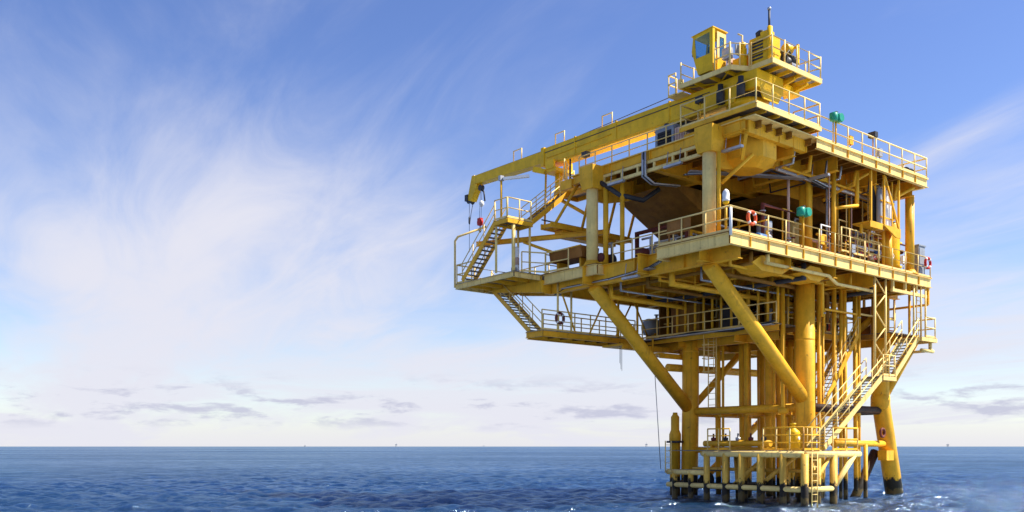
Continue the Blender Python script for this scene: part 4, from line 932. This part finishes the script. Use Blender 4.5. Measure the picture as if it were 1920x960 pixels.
vessel(11.2,2.4,ZB,.5,2.6,'u','yel','yellow pressure vessel lying behind the sunlit main deck rail')
vessel(9.2,12.6,ZC,.52,1.5,'u','grey','grey horizontal tank on the lower deck behind the diagonal brace')
vessel(14.3,10.,ZB,.55,2.,'v','maroon','dark red vessel in the shadow at the back of the main deck')
def upright(u, v, z, r, h, m, lab, name='upright_vessel'):
    o = thing(name, lab, 'vessel', (u, v, z))
    part('skirt', MB().lathe((u, v, z), [(r*.8,0), (r*.8,.3)], 16), 'yel', o)
    part('shell', MB().lathe((u, v, z), [(r*.5,.28), (r*.9,.36), (r,.5), (r,h-.2), (r*.8,h-.05), (r*.3,h)], 18), m, o)
    part('nozzle', MB().path([(u, v, z+h-.02), (u, v, z+h+.2), (u+.4, v, z+h+.2)], .06), 'galv', o)
upright(15.4,1.1,ZB,.55,2.9,'crane','rounded upright yellow vessel under the right end of the upper deck')
upright(7.2,3.4,ZB,.4,2.2,'galv','dull metal upright vessel behind the inner yellow column')
upright(10.2,3.6,ZB,.42,2.6,'cream','pale upright vessel deep behind the main deck rail')
# white bottle rack on the hung bracket
br_ = thing('gas_bottle_rack', 'rack of tall white gas bottles on the bracket hung below the upper deck', 'bottle rack', (13.3,.4,14.42))
for k in range(4):
    u = 12.75+k*.32
    b_ = part('bottle', MB().lathe((u,.22,14.44), [(.14,0), (.145,.05), (.145,1.75), (.1,1.92), (.04,1.98), (.04,2.08)], 14), 'white' if k else 'grey', br_)
for zz in (14.85, 15.7): part('strap', MB().bar((12.55,.05,zz), (14.0,.05,zz), .03, .07), 'yel', br_)
part('backing', MB().box((12.5,.42,14.43), (14.05,.47,16.6)), 'dgrey', br_)
# pumps, skids and valve manifolds behind the rail
rq = random.Random(5)
def pump(u, v, z, m1, m2, lab):
    o = thing('pump_skid', lab, 'pump', (u, v, z), 'pump skids on the decks')
    part('skid', MB().box((u-.7, v-.3, z), (u+.7, v+.3, z+.14)), 'yel', o)
    part('motor', MB().lathe((u-.6, v, z+.42), [(.1,0), (.24,.05), (.26,.1), (.26,.6), (.15,.66)], 14, 'u'), m1, o)
    part('casing', MB().lathe((u+.35, v-.14, z+.42), [(.2,0), (.3,.06), (.3,.22), (.2,.28)], 16, 'v'), m2, o)
    part('discharge', MB().path([(u+.35, v, z+.7), (u+.35, v, z+1.3), (u+.35, v+.6, z+1.3)], .06), 'galv', o)
pump(4.2,1.3,ZB,'blue','galv','blue-motored pump skid behind the rail by the orange life ring')
pump(9.9,1.6,ZB,'blue','maroon','blue-motored pump skid with red casing beneath the pipe rail')
pump(13.2,1.7,ZB,'white','galv','white-motored pump skid behind the rail below the bottle rack')
pump(2.2,7.0,ZB,'maroon','galv','red-motored pump skid in the shaded deck recess')
pump(1.6,9.2,ZB,'maroon','dgrey','dark red pump skid beside the shaded deck column')
pump(13.6,3.95,ZC,'dgrey','orange','dark pump skid with orange casing on the lower deck')
def tree(u, v, z, m, lab, grp):
    o = thing('wellhead_tree', lab, 'wellhead', (u, v, z), grp)
    part('spool', MB().lathe((u, v, z), [(.22,0), (.22,.08), (.13,.09), (.13,.5), (.22,.51), (.22,.6), (.13,.61), (.13,1.1), (.2,1.11), (.2,1.2), (.1,1.21), (.1,1.5)], 14), m, o)
    part('wing_valve', MB().lathe((u-.6, v, z+.85), [(.12,0), (.12,.06), (.07,.07), (.07,1.13), (.12,1.14), (.12,1.2)], 12, 'u'), m, o)
    for s_ in (-.35, .35):
        part('handwheel', MB().torus((u+s_, v-.28, z+.85), .15, .022, 'v', 16, 6), 'red', o)
        part('stem', MB().tube((u+s_, v, z+.85), (u+s_, v-.28, z+.85), .025, 8), 'galv', o)
for i, (u, v) in enumerate(((11.4,4.2), (13.0,4.4), (14.5,4.8), (11.4,6.0), (13.0,4.0), (14.4,3.9))):
    tree(u+.32, v+.1, ZC, ('yel', 'galv', 'maroon', 'blue', 'white', 'dgrey')[i], ('yellow', 'bare metal', 'dark red', 'blue', 'white', 'black')[i]+' wellhead valve tree with red handwheels among the pipes under the main deck', 'wellhead trees under the main deck')
mf = thing('valve_manifold', 'pale tangle of valves and flanged pipes behind the sunlit main deck rail', 'manifold', (13.,.9,ZB))
for k in range(4): part('header', MB().tube((11.4,.75+.05*k,ZB+.25+k*.4), (15.,.75+.05*k,ZB+.25+k*.4), .075, 10), ('white','pink','white','cream')[k], mf)
for k in range(8):
    u = 11.6+k*.45
    part('branch', MB().tube((u,.9,ZB), (u,.9,ZB+1.6), .05, 8), ('pink','cream','white')[k % 3], mf)
    part('valve', MB().lathe((u,.72,ZB+.5+.3*(k % 3)), [(.1,0), (.15,.05), (.15,.16), (.1,.2)], 10), ('blue','pink','red','white')[k % 4], mf)
    part('handwheel', MB().torus((u,.55,ZB+.6+.3*(k % 3)), .12, .02, 'v', 14, 6), ('red','white','blue')[k % 3], mf)
m2 = thing('valve_manifold', 'dark valve manifold under the right end of the upper deck', 'manifold', (16.6,1.5,ZB))
for k in range(4): part('header', MB().tube((15.6,1.6,ZB+.8+k*.45), (17.6,1.6,ZB+.8+k*.45), .08, 10), ('crane','dgrey','galv','crane')[k], m2)
for k in range(5):
    u = 15.8+k*.4
    part('branch', MB().tube((u,1.65,ZB), (u,1.65,ZB+2.4), .05, 8), ('crane','galv')[k % 2], m2)
    part('valve', MB().lathe((u,1.5,ZB+1.1+.4*(k % 3)), [(.1,0), (.16,.05), (.16,.18), (.1,.22)], 10), ('dgrey','maroon','galv')[k % 3], m2)
# landing tank
lt = thing('orange_tank', 'bright orange-yellow capped tank standing on the boat landing', 'tank', (6.3,1.1,2.6))
part('shell', MB().lathe((6.3,1.1,2.6), [(.34,0), (.34,.85), (.3,.95), (.12,1.1), (.1,1.25), (.15,1.26), (.15,1.34)], 18), 'crane', lt)
part('gauge', MB().lathe((6.3,.74,3.2), [(.07,0), (.09,.03), (.09,.06)], 10, 'v'), 'white', lt)
vp = thing('landing_valve_skid', 'long low grey pipe with valves lying across the boat landing', 'pipe skid', (6.6,4.4,2.6))
part('header', MB().lathe((6.6,2.6,2.95), [(.16,0), (.16,4.2)], 14, 'v'), 'yel', vp)
for k in range(5): part('valve', MB().lathe((6.6,3.0+k*.8,3.08), [(.09,0), (.14,.06), (.14,.18), (.05,.2), (.05,.4)], 10), ('dgrey','maroon','galv')[k % 3], vp)
for k in (3.0, 6.2): part('foot', MB().box((6.45,k,2.6), (6.75,k+.12,2.85)), 'yel', vp)
# stair lamp pole and flood lamps
lp = thing('lamp_pole', 'thin pole with a long white strip lamp rising from the stair landing', 'lamp pole', (-1.9,13.75,15.05))
part('pole', MB().tube((-1.9,13.75,15.05), (-1.9,13.75,17.25), .06, 10), 'yel', lp)
part('lamp', MB().bar((-1.85,13.65,17.25), (-.75,12.75,17.4), .18, .14), 'white', lp)
part('lamp_bracket', MB().box((-2.02,13.66,17.15), (-1.78,13.86,17.42)), 'galv', lp)
def flood(p, lab):
    o = thing('flood_lamp', lab, 'flood lamp', p, 'flood lamps on the upper deck')
    part('post', MB().tube(p, (p[0], p[1], p[2]+1.15), .035, 8), 'yel', o)
    part('head', MB().box((p[0]-.14, p[1]-.2, p[2]+1.15), (p[0]+.14, p[1]+.2, p[2]+1.42)), 'dgrey', o)
flood((2.1,11.35,ZA), 'small dark flood lamp on the upper deck by the boom rest')
flood((1.6,3.0,ZA+.4), 'small dark flood lamp on the crane walkway below the boom')
flood((11.4,-.2,ZA), 'thin dark flood lamp on the sunlit upper deck rail')

# ---- far platforms on the horizon
for i, (px, dist, h) in enumerate(((572,5200,9), (743,4300,15), (907,5600,9), (1212,4300,17), (1777,4400,15))):
    x = (px-960)/1717*dist
    o = bpy.data.objects.new('distant_platform', None); COL.objects.link(o); o.location = (x, dist, 0)
    o['label'] = 'tiny dark offshore platform far away on the horizon'; o['category'] = 'platform'; o['group'] = 'far platforms on the horizon'
    mb = MB()
    for a, b in ((-3,-3), (3,-3), (-3,3), (3,3)): part('leg', MB().tube((a,b,-4), (a*.8,b*.8,h*.6), .6, 8), 'grey', o)
    part('deck', MB().box((-4.5,-4.5,h*.6), (4.5,4.5,h*.8)), 'grey', o)
    part('mast', MB().tube((1,0,h*.8), (1,0,h*1.3), .5, 6), 'grey', o)
for o in bpy.data.objects:
    if '_o' in o: del o['_o']
